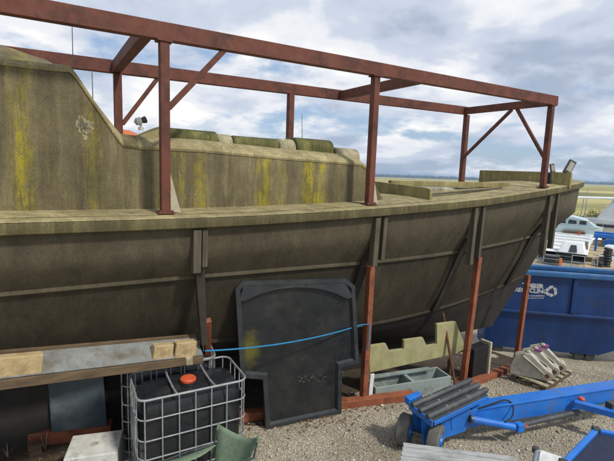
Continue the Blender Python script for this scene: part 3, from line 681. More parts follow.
# channel beam lying over the rear tank
BZ = lambda x: 1.20 + .22*(203-x)/203
fa, fb = onz(-70, 388, BZ(-70)), onz(203, 355.5, 1.20); d = (fb-fa).normalized(); pz = Vector((-d.y, d.x, 0)).normalized(); pv = d.cross(pz); pv = pv if pv.z > 0 else -pv
ch = thing('channel_beam', 'long grey weathered channel beam resting on the caged tank beside the hull', 'beam', fa)
upv = (pz*.80 + ZZ*.60).normalized(); nv = d.cross(upv); nv = nv if nv.z > 0 else -nv
MB().box((fa+fb)/2 + upv*.12, ((fb-fa).length, .24, .025), (d, upv, nv)).build('web', 'beam_grey', ch, bevel=.004)
MB().box((fa+fb)/2 - ZZ*.045 - pz*.004, ((fb-fa).length, .035, .085), (d, pz, ZZ)).build('flange', 'timber_brown', ch, bevel=.006)
MB().box((fa+fb)/2 + upv*.25 + ZZ*.01, ((fb-fa).length, .03, .05), (d, pz, ZZ)).build('flange', 'timber_brown', ch, bevel=.006)
for x, y in ((112, 367.5), (188, 360)):
    p = onz(x, y, BZ(x)-.035); MB().box(p-pz*.03, (.085, .03, .10), (d, pz, ZZ)).build('clamp', 'timber_pale', ch, bevel=.01)
def block(x0, x1, yb, h, lab, thick=.10, mat='timber_ochre', lift=.03):
    a, bq = onz(x0, yb, BZ(x0)+.01), onz(x1, yb-(x1-x0)*.10, BZ(x1)+.01); c = (a+bq)/2 + pz*thick/2
    o = MB().box(c+ZZ*(h/2+lift-.03), ((bq-a).length, thick, h), (d, pz, pv)).build('timber_block', mat, None, bevel=.012, loc=c); tag(o, lab, 'block', 'timber blocks on the channel beam')
block(-60, 43, 386, .19, 'long ochre timber block standing on the left of the channel beam, beyond the slate panel')
block(153.5, 174, 361.5, .165, 'ochre timber block on the beam above the caged tank, the shorter of a pair')
block(175.5, 197, 359, .175, 'ochre timber block at the very end of the channel beam')
# trestle under the far end of the channel beam
p = fa+d*.25+pz*.1; tr = thing('trestle', 'dark timber trestle carrying the end of the channel beam', 'trestle', Vector((p.x, p.y, 0)))
for k in (-1, 1): MB().bar(Vector((p.x, p.y, 0))+pz*(.22*k), Vector((p.x, p.y, 1.36))+pz*(.06*k), .09, .09, d).build('leg', 'timber_brown', tr, bevel=.006)
MB().box((p.x, p.y, 1.36), (.12, .4, .09), (d, pz, ZZ)).build('head', 'timber_brown', tr, bevel=.006)
# slate coloured panel leaning below the beam
a, bq = onz(52, 432, .17), onz(107, 425, .17); dd = (bq-a).normalized(); nb = Vector((-dd.y, dd.x, 0)); u3 = (ZZ*.96+nb*.10+dd*-.05).normalized()
o = MB().box((a+bq)/2+u3*.36, ((bq-a).length, .03, .72), (dd, nb, u3)).build('slate_panel', 'slate_panel', None, bevel=.004, loc=a); tag(o, 'blue-grey stained panel standing in the dark below the channel beam', 'panel')
a, bq = onz(24, 418, .12), onz(50, 414, .12)
o = MB().box((a+bq)/2+ZZ*.25+nb*.1, ((bq-a).length, .2, .5), (dd, nb, ZZ)).build('storage_box', 'tarp_black', None, bevel=.01, loc=a); tag(o, 'dark box in the shade under the hull beside the slate panel', 'box')
a = G(35, 453); o = MB().box(a+ZZ*.06, (.13, .12, .12), (d, pz, ZZ)).build('timber_offcut', 'timber_brown', None, bevel=.008, loc=a); tag(o, 'small brown timber offcut lying on the ground under the beam', 'block')
# white block with a hole, beside the front tank
c0, c1, c2, c3 = onz(73, 436, .42), onz(121, 430, .42), onz(121, 459, .42), onz(69, 460, .42)
wb = thing('concrete_block', 'white concrete block with a lifting hole in its top beside the caged tank', 'block', Vector((c0.x, c0.y, 0)))
exb = (c1-c0).normalized(); eyb = Vector((-exb.y, exb.x, 0)); cc = c0 + exb*.24 - eyb*.19
MB().box(Vector((cc.x, cc.y, .21)), (.49, .40, .42), (exb, eyb, ZZ)).build('block', 'concrete_white', wb, bevel=.012)
MB().lathe(Vector((cc.x, cc.y, .4185)), ZZ, [(.028, 0), (.028, .003), (.02, .0032)], 16).build('hole', 'tarp_black', wb)
MB().lathe(Vector((cc.x, cc.y, .4195)), ZZ, [(.036, 0), (.040, .002), (.034, .004), (.030, .003)], 16).build('hole_rim', 'concrete', wb)

# ------------------------------------------------------------------ folding camp chair
def chair():
    tl, tr_ = onz(218.5, 424, .86), onz(251, 434, .84); by = (tr_-tl); by.z = 0; w = by.length; by.normalize(); fx = Vector((by.y, -by.x, 0))
    if fx.x > 0: fx = -fx                                     # the way it faces
    by = Vector((.88, -.47, 0)); fx = Vector((-.86, -.50, 0)).normalized(); tl.z = tr_.z = .86; w = .46; tr_ = tl + by*w + ZZ*.03
    t = thing('camp_chair', 'green canvas folding camp chair in front of the caged tank', 'chair', Vector((tl.x, tl.y, 0)))
    up = (ZZ - fx*.22).normalized()
    # back cloth sagging between the two uprights
    rows = []
    for i in range(9):
        f = i/8; r = []
        for j in range(9):
            g = j/8; sag = 1-(2*g-1)**2
            p = tl.lerp(tr_, g) - up*(.48*f) - fx*(.06*sag) - ZZ*(.085*sag*(1-f)) + by*((.5-g)*.14*f)
            r.append(p)
        rows.append(r)
    MB().grid(rows).build('back_cloth', 'chair_green', t, smooth=True, solid=.004, fix=False)
    for q in (tl, tr_):
        MB().lathe(q-ZZ*.005, up, [(.012, -.05), (.014, .0), (.008, .012)], 10).build('corner_cap', 'chair_green', t, smooth=True)
        MB().tube([q, q-up*.5, q-up*.5+fx*.02-ZZ*.33], .009, 8).build('upright', 'chair_steel', t, smooth=True, fix=False)
    # seat cloth
    rows = [[(tl.lerp(tr_, g) - up*.44 + fx*(.44*f) + ZZ*(.04*f - .05*math.sin(math.pi*f)*math.sin(math.pi*g))) for g in np.linspace(.04, .96, 7)] for f in np.linspace(0, 1, 8)]
    MB().grid(rows).build('seat_cloth', 'chair_green', t, smooth=True, solid=.004, fix=False)
    for q in (tl, tr_):
        a = q - up*.20; bq = a + fx*.50 - ZZ*.02; rows = []
        for i in range(10):
            f = i/9; c = a.lerp(bq, f) - ZZ*(.05*math.sin(math.pi*f)); wdt = .05*math.sin(math.pi*min(max(f, .06), .94))**.5+.008
            rows.append([c-by*wdt, c+ZZ*-.006, c+by*wdt])
        MB().grid(rows).build('arm_strap', 'chair_green', t, smooth=True, solid=.004, fix=False)
        MB().tube([a, a.lerp(bq, .5)+ZZ*.012, bq], .007, 8).build('arm_cord', 'chair_steel', t, smooth=True, fix=False)
        MB().tube([bq, Vector((bq.x, bq.y, .02))+fx*.02], .009, 8).build('leg', 'chair_steel', t, smooth=True, fix=False)
    for q, q2 in ((tl, tr_), (tr_, tl)):
        g0 = Vector((q.x, q.y, .015)) + fx*.02; g1 = q2 - up*.40 + fx*.44
        MB().tube([g0, g1], .008, 8).build('leg', 'chair_steel', t, smooth=True, fix=False)
chair()

# ------------------------------------------------------------------ junk under the bow: notched board, grey box, white post, dark box
tq = 4.50; q0 = ont(369, 373, tq)
def nb_pt(x, y): return onplane(x, y, q0, NBn)
dirb = (G(462, 383) - G(372, 402)); dirb.z = 0; dirb.normalize(); NBn = Vector((-dirb.y, dirb.x, 0)); q0 = G(368, 398)+NBn*.12; 
poly = [(370, 373), (368.5, 346), (386, 343.5), (389.5, 351), (404, 349), (404, 340), (423, 337.5), (427, 346), (437, 344), (437, 324), (456, 321.5), (464, 343), (464, 352)]
nbo = thing('notched_board', 'cream lichen-covered board with crenellated notches propped under the bow', 'board', nb_pt(370, 373))
MB().prism([nb_pt(*q) for q in poly], NBn*.05).build('board', 'cream_lichen', nbo, bevel=.006)
for x, y, hh in ((375, 398, .48), (458, 380, .55)):
    b0 = G(x, y)+NBn*.20; b0.z = gz(b0.x, b0.y); MB().bar(b0, Vector((b0.x, b0.y, nb_pt(x, 360).z)), .06, .06, dirb).build('support', 'timber_brown', nbo)
a = G(370.5, 402); o = MB().prism([a-dirb*.03, a+dirb*.03, a+dirb*.035+ZZ*.25, a+dirb*.05+ZZ*.42, a-dirb*.02+ZZ*.42, a-dirb*.035+ZZ*.2], NBn*.03).build('white_stake', 'white_worn', None, bevel=.004, loc=a); tag(o, 'short white painted stake standing against the rust red prop', 'stake')
# grey box with two open bays
g0, g1 = G(375, 401), G(450, 392); dx_ = (g1-g0); dx_.z = 0; W = dx_.length; dx_.normalize(); dy_ = Vector((-dx_.y, dx_.x, 0)); hB = .26; D = .36
gb = thing('grey_tray', 'grey-green open tray with two compartments on the ground below the notched board', 'box', g0)
base = g0.copy(); base.z = min(g0.z, g1.z)
def bx(x0, x1, y0, y1, z0, z1, name): MB().box(base+dx_*(x0+x1)/2+dy_*(y0+y1)/2+ZZ*(z0+z1)/2, (x1-x0, y1-y0, z1-z0), (dx_, dy_, ZZ)).build(name, 'grey_green', gb, bevel=.006)
bx(0, W, 0, .03, 0, hB, 'front_wall'); bx(0, W, D-.03, D, 0, hB, 'rear_wall'); bx(0, .03, .031, D-.031, 0, hB-.002, 'end_wall'); bx(W-.03, W, .031, D-.031, 0, hB-.002, 'end_wall')
bx(W*.5-.03, W*.5+.03, .031, D-.031, 0, hB-.004, 'divider'); bx(.031, W-.031, .031, D-.031, .0, .03, 'floor'); bx(.02, W*.86, D-.10, D-.02, hB, hB+.035, 'lip')
# dark box with a pale end board
g0 = G(489, 379); g1 = G(470, 384)
dbx = thing('dark_crate', 'black sided crate with pale timber end board under the bow', 'crate', g0)
dxx = (g1-g0); dxx.z = 0; dxx.normalize(); dyy = Vector((dxx.y, -dxx.x, 0)); dyy = dyy if dyy.y > 0 else -dyy
z0 = gz(g0.x, g0.y); hC = onplane(486, 342, g0, Vector((0, 1, 0))).z - z0
MB().box(Vector((g0.x, g0.y, z0+hC/2)) + dxx*.02 + dyy*.1, (.055, .20, hC), (dxx, dyy, ZZ)).build('end_board', 'timber_pale', dbx, bevel=.006)
MB().box(Vector((g0.x, g0.y, z0+hC/2-.02)) + dxx*.27 + dyy*.12, (.43, .18, hC-.05), (dxx, dyy, ZZ)).build('side', 'tarp_black', dbx, bevel=.006)

# ------------------------------------------------------------------ pallet of grey castings
c0, c1, c2 = G(519, 380), G(546, 392), G(588, 379)
pe = (c2-c1); pe.z = 0; pe.normalize(); pf = Vector((-pe.y, pe.x, 0)); pz0 = gz(c1.x, c1.y)-.02; 
pal = thing('pallet', 'small worn timber pallet carrying three grey castings on the gravel', 'pallet', Vector((c1.x, c1.y, pz0)))
pc = Vector((c1.x, c1.y, pz0)) + pe*.0
LW, LD = 1.08, .60
for k in range(3): MB().box(pc+pe*LW/2+pf*(.05+(LD-.1)*k/2)+ZZ*.05, (LW, .08, .075), (pe, pf, ZZ)).build('bearer', 'timber_brown', pal, bevel=.005)
for k in range(6): MB().box(pc+pe*(.06+(LW-.12)*k/5)+pf*LD/2+ZZ*.099, (.10, LD, .02), (pe, pf, ZZ)).build('slat', 'timber_pale', pal, bevel=.004)
for k in range(3): MB().box(pc+pe*(.06+(LW-.12)*k/2)+pf*LD/2+ZZ*.0065, (.10, LD, .011), (pe, pf, ZZ)).build('slat', 'timber_pale', pal, bevel=.003)
# each casting: wedge body, eye with roller at the low end
ca_dir = (pe*.42 - pf*.90).normalized(); cb_dir = Vector((-ca_dir.y, ca_dir.x, 0))
for k, (ox, oy, strap, lab) in enumerate(((.16, .33, None, 'grey cast wedge with bare top, foremost on the pallet beside the prop'), (.44, .33, 'purple', 'grey cast wedge with purple strap, in the middle of the pallet'), (.72, .33, 'purple', 'grey cast wedge with purple strap, the one by the blue skip'))):
    b0 = pc+pe*ox+pf*oy+ZZ*.111
    ct = thing('casting', lab, 'casting', b0, 'grey castings on the pallet')
    R = lambda x, z, y=0: b0 + ca_dir*(x*1.25) + cb_dir*(y*1.25) + ZZ*(z*1.25)
    MB().prism([R(-.26, 0, -.055), R(.17, 0, -.055), R(.23, .06, -.055), R(.20, .13, -.055), R(-.02, .33, -.055), R(-.10, .34, -.055), R(-.22, .29, -.055), R(-.27, .10, -.055)], cb_dir*.14).build('body', 'concrete', ct, bevel=.014)
    MB().lathe(R(.19, .085, -.075), cb_dir, [(.085, 0), (.085, .19), (.03, .191)], 20).build('roller_boss', 'concrete', ct, smooth=True, bevel=.006)
    MB().lathe(R(.19, .085, -.09), cb_dir, [(.035, 0), (.035, .22)], 14).build('pin', 'rust', ct, smooth=True)
    MB().bar(R(-.12, .30, -.066), R(.16, .10, -.066), .012, .05, cb_dir).build('web_rib', 'concrete', ct, bevel=.004)
    MB().lathe(R(-.06, .335), ZZ, [(.04, 0), (.045, .02), (.03, .04), (.012, .045)], 16).build('cap', 'concrete', ct, smooth=True)
    if strap: MB().box(R(-.03, .335), (.12, .16, .026), (ca_dir, cb_dir, ZZ)).build('strap', 'purple', ct, bevel=.004)

# ------------------------------------------------------------------ blue hydraulic boat trailer
wl = G(425, 442); trl = thing('boat_trailer', 'bright blue hydraulic boat trailer with black rubber rollers and grey wheels', 'trailer', wl)
bA, bB = onz(436, 421, .32), onz(640, 388.5, .30); bd = (bB-bA).normalized(); bn = Vector((-bd.y, bd.x, 0)).normalized()
MB().bar(bA, bB+bd*2.2, .16, .22).build('boom', 'trailer_blue', trl, bevel=.01)
MB().bar(bA+ZZ*.125+bd*.45, bB+ZZ*.125+bd*2.2, .19, .025).build('boom_cap', 'trailer_blue', trl, bevel=.005)
# cheek plate at the wheel end
q = lambda x, z: bA + bd*x + Vector((0, 0, 1))*(z) - bn*.085
MB().prism([q(-.22, -.22), q(.35, -.13), q(.5, .12), q(.1, .22), q(-.28, .10)], bn*-.02).build('cheek_plate', 'trailer_blue', trl, bevel=.006)
MB().prism([p_+bn*.19 for p_ in (q(-.22, -.22), q(.35, -.13), q(.5, .12), q(.1, .22), q(-.28, .10))], bn*-.02).build('cheek_plate', 'trailer_blue', trl, bevel=.006)
wax = Vector((.86, -.50, 0)).normalized()
wc = [G(404, 444)+ZZ*.19, G(434, 455)+ZZ*.19]
for c in wc:
    wh = MB().lathe(c, wax, [(.10, -.07), (.175, -.07), (.19, -.055), (.19, .055), (.175, .07), (.115, .07), (.10, .05)], 36).build('wheel', 'tyre_grey', trl, smooth=True)
    MB().lathe(c, wax, [(.112, .045), (.112, .062), (.06, .066), (.05, .085), (.02, .09)], 24).build('hub', 'trailer_blue', wh, smooth=True)
MB().tube([wc[0]-wax*.1, wc[1]+wax*.1], .03, 12).build('axle', 'chair_steel', trl, smooth=True)
# tilted roller tray
t00, t01, t10, t11 = onz(411, 403, .60), onz(467, 379, .68), onz(439, 416, .58), onz(493, 392, .66)
tx = (t01-t00).normalized(); tn = tx.cross(t10-t00).normalized(); tn = tn if tn.z > 0 else -tn; ty = tn.cross(tx); 
if ty.dot(t10-t00) < 0: ty = -ty
Lx = (t01-t00).length; Ly = (t10-t00).dot(ty)
MB().box(t00+tx*Lx/2+ty*Ly/2-tn*.05, (Lx*.98, Ly*1.02, .02), (tx, ty, tn)).build('roller_tray', 'trailer_blue', trl, bevel=.004)
MB().box(t00+tx*-.005+ty*Ly/2-tn*.05, (.02, Ly*1.1, .08), (tx, ty, tn)).build('tray_lip', 'trailer_blue', trl, bevel=.004)
MB().box(t00+tx*Lx*.5+ty*Ly*1.03-tn*.06, (Lx*.95, .02, .05), (tx, ty, tn)).build('tray_lip', 'trailer_blue', trl, bevel=.004)
for k in range(3):
    y = Ly*(.12+.36*k); a = t00+ty*y-tx*.02; bq = t00+ty*y+tx*Lx*1.03
    rl = MB().tube([a, a+tx*.02, bq-tx*.02, bq], [.028, .036, .036, .028], 16).build('rubber_roller', 'black_rubber', trl, smooth=True)
    for f in (.3, .65): MB().tube([a.lerp(bq, f)+tn*.030, a.lerp(bq, f)+tn*.040], .011, 10).build('bolt', 'galv', rl, smooth=True)
    MB().box(t00+ty*y+tx*Lx/2-tn*.034, (Lx*.96, Ly*.345, .014), (tx, ty, tn)).build('bearing_strip', 'black_rubber', trl)
pstl = t00+tx*Lx*.08+ty*.02; MB().box(t00+tx*.10-ty*.06-tn*.01, (.22, .08, .09), (tx, ty, tn)).build('stop_block', 'trailer_blue', trl, bevel=.008)
mid = t00+tx*Lx*.5+ty*Ly*.55-tn*.06
MB().bar(mid, Vector((mid.x, mid.y, .25))+bd*.05, .12, .12, bn).build('pedestal', 'trailer_blue', trl, bevel=.008)
# hydraulic ram, pipe, side arm
ra, rb = onz(471, 419, .36), onz(514, 427, .24); cyl = MB().tube([ra, rb], .045, 18).build('hydraulic_cylinder', 'trailer_blue', trl, smooth=True)
MB().lathe(ra, (ra-rb), [(.047, -.01), (.047, .02), (.02, .022)], 16).build('end_cap', 'chair_steel', cyl, smooth=True)
MB().box(onz(519, 427, .22), (.10, .09, .10), (bd, bn, ZZ)).build('ram_clevis', 'trailer_blue', trl, bevel=.008)
MB().bar(onz(520, 428.5, .20), onz(527, 425.5, .20), .02, .02).build('pin', 'cap_red', trl)
MB().tube([onz(521, 425, .20), onz(617, 402.5, .22)], .032, 14).build('pipe', 'black_rubber', trl, smooth=True)
sa, sb = onz(574, 403, .34), onz(640, 421, .36); MB().bar(sa, sb, .10, .08).build('side_arm', 'trailer_blue', trl, bevel=.008)
MB().lathe(onz(581.5, 399.5, .385), ZZ, [(.04, -.01), (.04, .02), (.03, .03)], 16).build('pin_cap', 'cap_red', trl, smooth=True)
MB().box(onz(612, 405, .42), (.12, .10, .08), (bd, bn, ZZ)).build('arm_pad', 'flood_dark', trl, bevel=.01)
hp = [onz(478, 409, .45), onz(492, 404, .50), onz(506, 400, .50), onz(513, 406, .42), onz(512, 417, .36), onz(505, 422, .32)]
fine = []
for i in range(len(hp)-1):
    p0, p1, p2, p3 = hp[max(i-1, 0)], hp[i], hp[i+1], hp[min(i+2, len(hp)-1)]
    for k in range(5):
        f = k/5; fine.append(.5*((2*p1) + (p2-p0)*f + (2*p0-5*p1+4*p2-p3)*f*f + (3*p1-p0-3*p2+p3)*f**3))
MB().tube(fine+[hp[-1]], .010, 8).build('hose', 'tarp_black', trl, smooth=True)

# ------------------------------------------------------------------ near things at the lower edge
# ribbed pale staging made of planks
f0, f1 = onz(403, 442, .80), onz(512, 456, .80); fd = (f1-f0).normalized(); fn = Vector((fd.y, -fd.x, 0))
stg = thing('staging', 'pale grey ribbed plank staging on trestle legs beside the blue trailer', 'staging', Vector((f0.x, f0.y, 0)))
LF = (f1-f0).length+.02
for k in range(9): MB().box(f0+fd*(LF/2-.02*k*.6)+fn*(.032+.066*k)-ZZ*(.018+.0015*(k % 2)), (LF, .060, .036), (fd, fn, ZZ)).build('plank', 'grey_board', stg, bevel=.006)
for i in (0.1, .85):
    MB().box(f0+fd*LF*i+fn*.3-ZZ*.062, (.07, .52, .05), (fd, fn, ZZ)).build('bearer', 'timber_grey', stg)
    for j in (.08, .5):
        p = f0+fd*LF*i+fn*j; MB().box(Vector((p.x, p.y, .36)), (.06, .06, .72), (fd, fn, ZZ)).build('leg', 'timber_grey', stg)
# navy cover with blue frame
n0, n1 = onz(596, 431, .75), onz(650, 442, .75); n2 = onz(566, 462, .75); nx = (n1-n0).normalized(); ny = (n2-n0); ny = (ny - nx*ny.dot(nx)).normalized(); nsk = (n2-n0).normalized()
nv_ = thing('navy_cover', 'navy canvas cover stretched in a bright blue frame with black corner caps', 'cover', Vector((n0.x, n0.y, 0)))
LN = .85
MB().prism([n0-ZZ*.02, n0+nx*.8-ZZ*.02, n0+nx*.8+nsk*LN-ZZ*.02, n0+nsk*LN-ZZ*.02], ZZ*.015).build('canvas', 'navy_cloth', nv_)
for a, bq in ((n0, n0+nx*.8), (n0, n0+nsk*LN), (n0+nx*.8, n0+nx*.8+nsk*LN), (n0+nsk*LN, n0+nx*.8+nsk*LN)): MB().bar(a, bq, .055, .05).build('frame_rail', 'trailer_blue', nv_, bevel=.01)
for a in (n0, n0+nx*.8, n0+nsk*LN, n0+nx*.8+nsk*LN):
    MB().box(a+ZZ*.008, (.075, .075, .065), (nx, Vector((-nx.y, nx.x, 0)), ZZ)).build('corner_cap', 'flood_dark', nv_, bevel=.012)
    MB().bar(Vector((a.x, a.y, 0)), a-ZZ*.02, .04, .04, nx).build('leg', 'trailer_blue', nv_)
# grey case
k0, k1 = onz(538, 449, .70), onz(568, 459, .70); kd = (k1-k0).normalized(); kn = Vector((kd.y, -kd.x, 0))
gc = thing('grey_case', 'light grey plastic case with black corners next to the navy cover', 'case', Vector((k0.x, k0.y, 0)))
MB().box(k0+kd*.14+kn*.16-ZZ*.35, (.34, .36, .70), (kd, kn, ZZ)).build('body', 'label_plate', gc, bevel=.03, seg=3)
MB().box(k0+kd*.14+kn*.16+ZZ*.012, (.24, .26, .02), (kd, kn, ZZ)).build('lid_panel', 'white_worn', gc, bevel=.008)
for i in (0, 1):
    for j in (0, 1): MB().box(k0+kd*(-.02+.32*i)+kn*(-.01+.34*j)-ZZ*.02, (.06, .06, .055), (kd, kn, ZZ)).build('corner', 'flood_dark', gc, bevel=.014)

# ------------------------------------------------------------------ blue skip beyond the bow
g0 = P(9.16, 5.97, 0); g1 = P(10.8, 4.55, 0)
sx = (g1-g0).normalized(); sy = Vector((-sx.y, sx.x, 0)); zb = gz(g1.x, g1.y)+.0
def skp(x, y): return onplane(x, y, g0, sy)
zt = skp(560, 275).z; zl = skp(540, 313).z; zb = min(gz(g0.x, g0.y), gz(g1.x, g1.y))
g0z = Vector((g0.x, g0.y, zb))
SK = lambda x, y, z: Vector((g0.x, g0.y, 0)) + sx*x + sy*y + ZZ*z
skip = thing('skip', 'big dark blue steel recycling skip with pale blue rim behind the bow', 'skip', g0z)
x0, x1, xb = -.25, 4.4, 2.35; DW = .70; zlow = zb+.16
for y, nm in ((0, 'side_wall'), (DW, 'side_wall')):
    yy = y if y == 0 else DW
    sgn = 1 if y == 0 else -1
    MB().prism([SK(x0, yy, zl), SK(x1, yy, zl), SK(x1, yy, zt), SK(x0, yy, zt)], sy*(.03*sgn)).build(nm, 'skip_blue', skip)
    MB().prism([SK(x0+.0, yy+.13*sgn, zlow), SK(xb, yy+.13*sgn, zlow), SK(x1, yy, zl-.0), SK(x0, yy+.0, zl-.0)], sy*(.03*sgn)).build('lower_wall', 'skip_blue', skip)
    MB().box(SK((x0+x1)/2, yy-.02*sgn, zt+.01), (x1-x0+.1, .14, .13), (sx, sy, ZZ)).build('rim', 'skip_rim', skip, bevel=.03)
    MB().box(SK((x0+x1)/2, yy-.012*sgn, zl), (x1-x0, .07, .07), (sx, sy, ZZ)).build('ledge', 'skip_blue', skip, bevel=.015)
    for xr in (-.2, 1.62, 3.2): MB().box(SK(xr, yy-.016*sgn, (zl+zt)/2), (.10, .06, zt-zl-.1), (sx, sy, ZZ)).build('stiffener', 'skip_blue', skip, bevel=.012)
MB().prism([SK(x0, .03, zlow), SK(x0, DW-.03, zlow), SK(x0, DW-.03, zt), SK(x0, .03, zt)], sx*.03).build('end_wall', 'skip_blue', skip)
MB().prism([SK(xb, .13, zlow), SK(xb, DW-.13, zlow), SK(x1, DW-.03, zl), SK(x1, .03, zl)], sx*-.03).build('sloping_end', 'skip_grey', skip)
MB().prism([SK(x1, .03, zl), SK(x1, DW-.03, zl), SK(x1, DW-.03, zt), SK(x1, .03, zt)], sx*-.03).build('end_wall', 'skip_blue', skip)
MB().box(SK((x0+xb)/2, DW/2, zlow+.012), (xb-x0-.06, DW-.33, .024), (sx, sy, ZZ)).build('floor', 'skip_grey', skip)
for xw in (.15, 1.95, 2.2):
    for yw in (.2, DW-.2): MB().lathe(SK(xw, yw-.05, zb+.10), sy, [(.10, 0), (.10, .1), (.03, .101)], 20).build('roller', 'flood_dark', skip, smooth=True)
def text(body, size, org, ex, ez, mat, root, name, bold=.0):
    cu = bpy.data.curves.new(name, 'FONT'); cu.body = body; cu.size = size; cu.extrude = 0.002; cu.offset = bold; cu.resolution_u = 3
    tmp = bpy.data.objects.new(name, cu); col.objects.link(tmp); dg = bpy.context.evaluated_depsgraph_get()
    me = bpy.data.meshes.new_from_object(tmp.evaluated_get(dg)); bpy.data.objects.remove(tmp)
    en = Vector(ex).cross(Vector(ez)); org = Vector(org); rl = world_loc(root)
    for v in me.vertices: v.co = org + Vector(ex)*v.co.x + Vector(ez)*v.co.y + en*v.co.z - rl
    me.materials.clear(); me.materials.append(M[mat]); o = bpy.data.objects.new(name, me); col.objects.link(o); o.parent = root; return o
pxm = (skp(560, 290)-skp(550, 290)).length/10
def put_text(body, xr, yb, hpx, bold):
    org = skp(xr, yb) - sy*.006; o = text(body, hpx*pxm/.70, org, sx, ZZ, 'lettering_paint', skip, 'lettering', bold)
    w = max(v.co.dot(sx) for v in o.data.vertices) - min(v.co.dot(sx) for v in o.data.vertices)
    for v in o.data.vertices: v.co -= sx*w
put_text('TIMBER', 544, 288.5, 4.6, .008); put_text('RECYCLING', 547, 293.6, 4.4, .006)

for yb, hp_, xe in ((296.3, 1.3, 544), (298.4, 1.1, 543)):     # two lines of worn small print, too faint to read
    x = 526.0
    while x < xe:
        w_ = random.uniform(.7, 1.3); a = skp(x, yb) - sy*.006; h_ = hp_*pxm*random.uniform(.75, 1.0)
        MB().prism([a, a+sx*w_*pxm, a+sx*w_*pxm+ZZ*h_, a+ZZ*h_], sy*-.002).build('worn_print', 'lettering_paint', skip); x += w_+random.choice((.25, .3, .35, .9))

# recycling mark: three bent arrows
ctr = skp(551.2, 291.3) - sy*.006; Rm = 6.4*pxm
for k in range(3):
    a0 = math.radians(90+120*k); rot = lambda x, y, a=a0: ctr + sx*((x*math.cos(a)-y*math.sin(a))*Rm) + ZZ*((x*math.sin(a)+y*math.cos(a))*Rm)
    MB().prism([rot(.95, -.30), rot(.95, .30), rot(.55, .62), rot(.30, .28), rot(.52, .06), rot(.50, -.10)], sy*-.003).build('recycling_arrow', 'lettering_paint', skip)
    MB().prism([rot(.78, -.42), rot(.38, -.95), rot(.30, -.62), rot(-.02, -.80), rot(.16, -.36), rot(.46, -.24)], sy*-.003).build('recycling_arrow', 'lettering_paint', skip)

# ------------------------------------------------------------------ boats and gear beyond the skip
def far(x, y, dz=0): return G(x, y, dz)
def frame_at(p):
    f = Vector((p.x, p.y, 0)).normalized(); return Vector((f.y, -f.x, 0)), f     # right, away
zy = lambda p: gz(p.x, p.y)
# white motor yacht ashore
def bx3(root, name, mat, o, ex, ey, x0, x1, y0, y1, z0, z1, bevel=.02):
    return MB().box(o+ex*(x0+x1)/2+ey*(y0+y1)/2+ZZ*(z0+z1)/2, (x1-x0, y1-y0, z1-z0), (ex, ey, ZZ)).build(name, mat, root, bevel=bevel)
p = far(575, 238); ex, ey = frame_at(p); sc = (p-CAM).length/430*1.0       # metres per pixel there
p.z = zy(p); yt = thing('motor_yacht', 'white motor yacht with long flybridge overhang standing beyond the skip', 'boat', p)
Y = lambda x, y, z: p + ex*(x*sc) + ey*y + ZZ*(z*sc)
# hull: lofted plan
rows = []
for f in np.linspace(0, 1, 12):
    xx = -6 + 90*f; wd = 1.5*(1-max(0, (.25-f)/.25)**2)+.05
    rows.append([Y(xx, 1.6-wd, 16), Y(xx+1, 1.6-wd*.9, 6), Y(xx+4, 1.6-wd*.4, 0), Y(xx+4, 1.6+wd*.4, 0), Y(xx+1, 1.6+wd*.9, 6), Y(xx, 1.6+wd, 16)])
MB().grid(rows).build('hull', 'white_gel', yt, smooth=True, fix=False)
MB().prism([Y(-6, 1.3, 16), Y(18, .1, 16), Y(84, .1, 16), Y(84, 3.1, 16), Y(18, 3.1, 16), Y(-6, 1.9, 16)], ZZ*.05).build('deck', 'white_gel', yt)
MB().prism([Y(14, .3, 16), Y(80, .3, 16), Y(80, .3, 36), Y(25, .3, 34)], ey*2.5).build('superstructure', 'white_gel', yt, bevel=.1)
MB().prism([Y(-6, .1, 33.4), Y(84, .1, 35.4), Y(84, .1, 37), Y(-2, .1, 34.6)], ey*2.9).build('flybridge_roof', 'white_gel', yt, bevel=.05)
MB().prism([Y(14, .08, 11), Y(80, .08, 11), Y(80, .08, 13), Y(14, .08, 13.4)], ey*-.06).build('window_band', 'window_dark', yt)
MB().prism([Y(33, .27, 22), Y(44, .27, 22), Y(44, .27, 29), Y(36, .27, 29)], ey*-.03).build('window', 'window_dark', yt)
for a in (-4, 2): MB().tube([Y(a, .2, 16), Y(a+1, .2, 34)], .03, 6).build('stanchion', 'galv', yt)
# pale cabin cruiser in front
p2 = far(566, 240); ex, ey = frame_at(p2); s2 = (p2-CAM).length/430; p2.z = zy(p2)
cr = thing('cabin_cruiser', 'pale blue cabin cruiser with dark windows beside the white barge', 'boat', p2)
C2 = lambda x, y, z: p2 + ex*(x*s2) + ey*y + ZZ*(z*s2)
rows = []
for f in np.linspace(0, 1, 10):
    xx = -14+40*f; wd = 1.0*(1-max(0, (f-.6)/.4)**2)+.04
    rows.append([C2(xx, 1.1-wd, 12), C2(xx-1, 1.1-wd*.85, 5), C2(xx-3, 1.1-wd*.3, 0), C2(xx-3, 1.1+wd*.3, 0), C2(xx-1, 1.1+wd*.85, 5), C2(xx, 1.1+wd, 12)])
MB().grid(rows).build('hull', 'pale_cyan', cr, smooth=True, fix=False)
MB().prism([C2(-14, .1, 12), C2(18, .1, 12), C2(26, 1.1, 12), C2(18, 2.1, 12), C2(-14, 2.1, 12)], ZZ*.04).build('deck', 'pale_cyan', cr)
MB().prism([C2(-14, .3, 12), C2(22, .3, 12), C2(14, .3, 18), C2(4, .3, 20.5), C2(-12, .3, 20)], ey*1.6).build('cabin', 'pale_cyan', cr, bevel=.08)
MB().tube([C2(-13, .2, 12), C2(-13, .2, 18), C2(24, .2, 17), C2(26, .8, 12)], .025, 6).build('pulpit_rail', 'galv', cr, smooth=True)
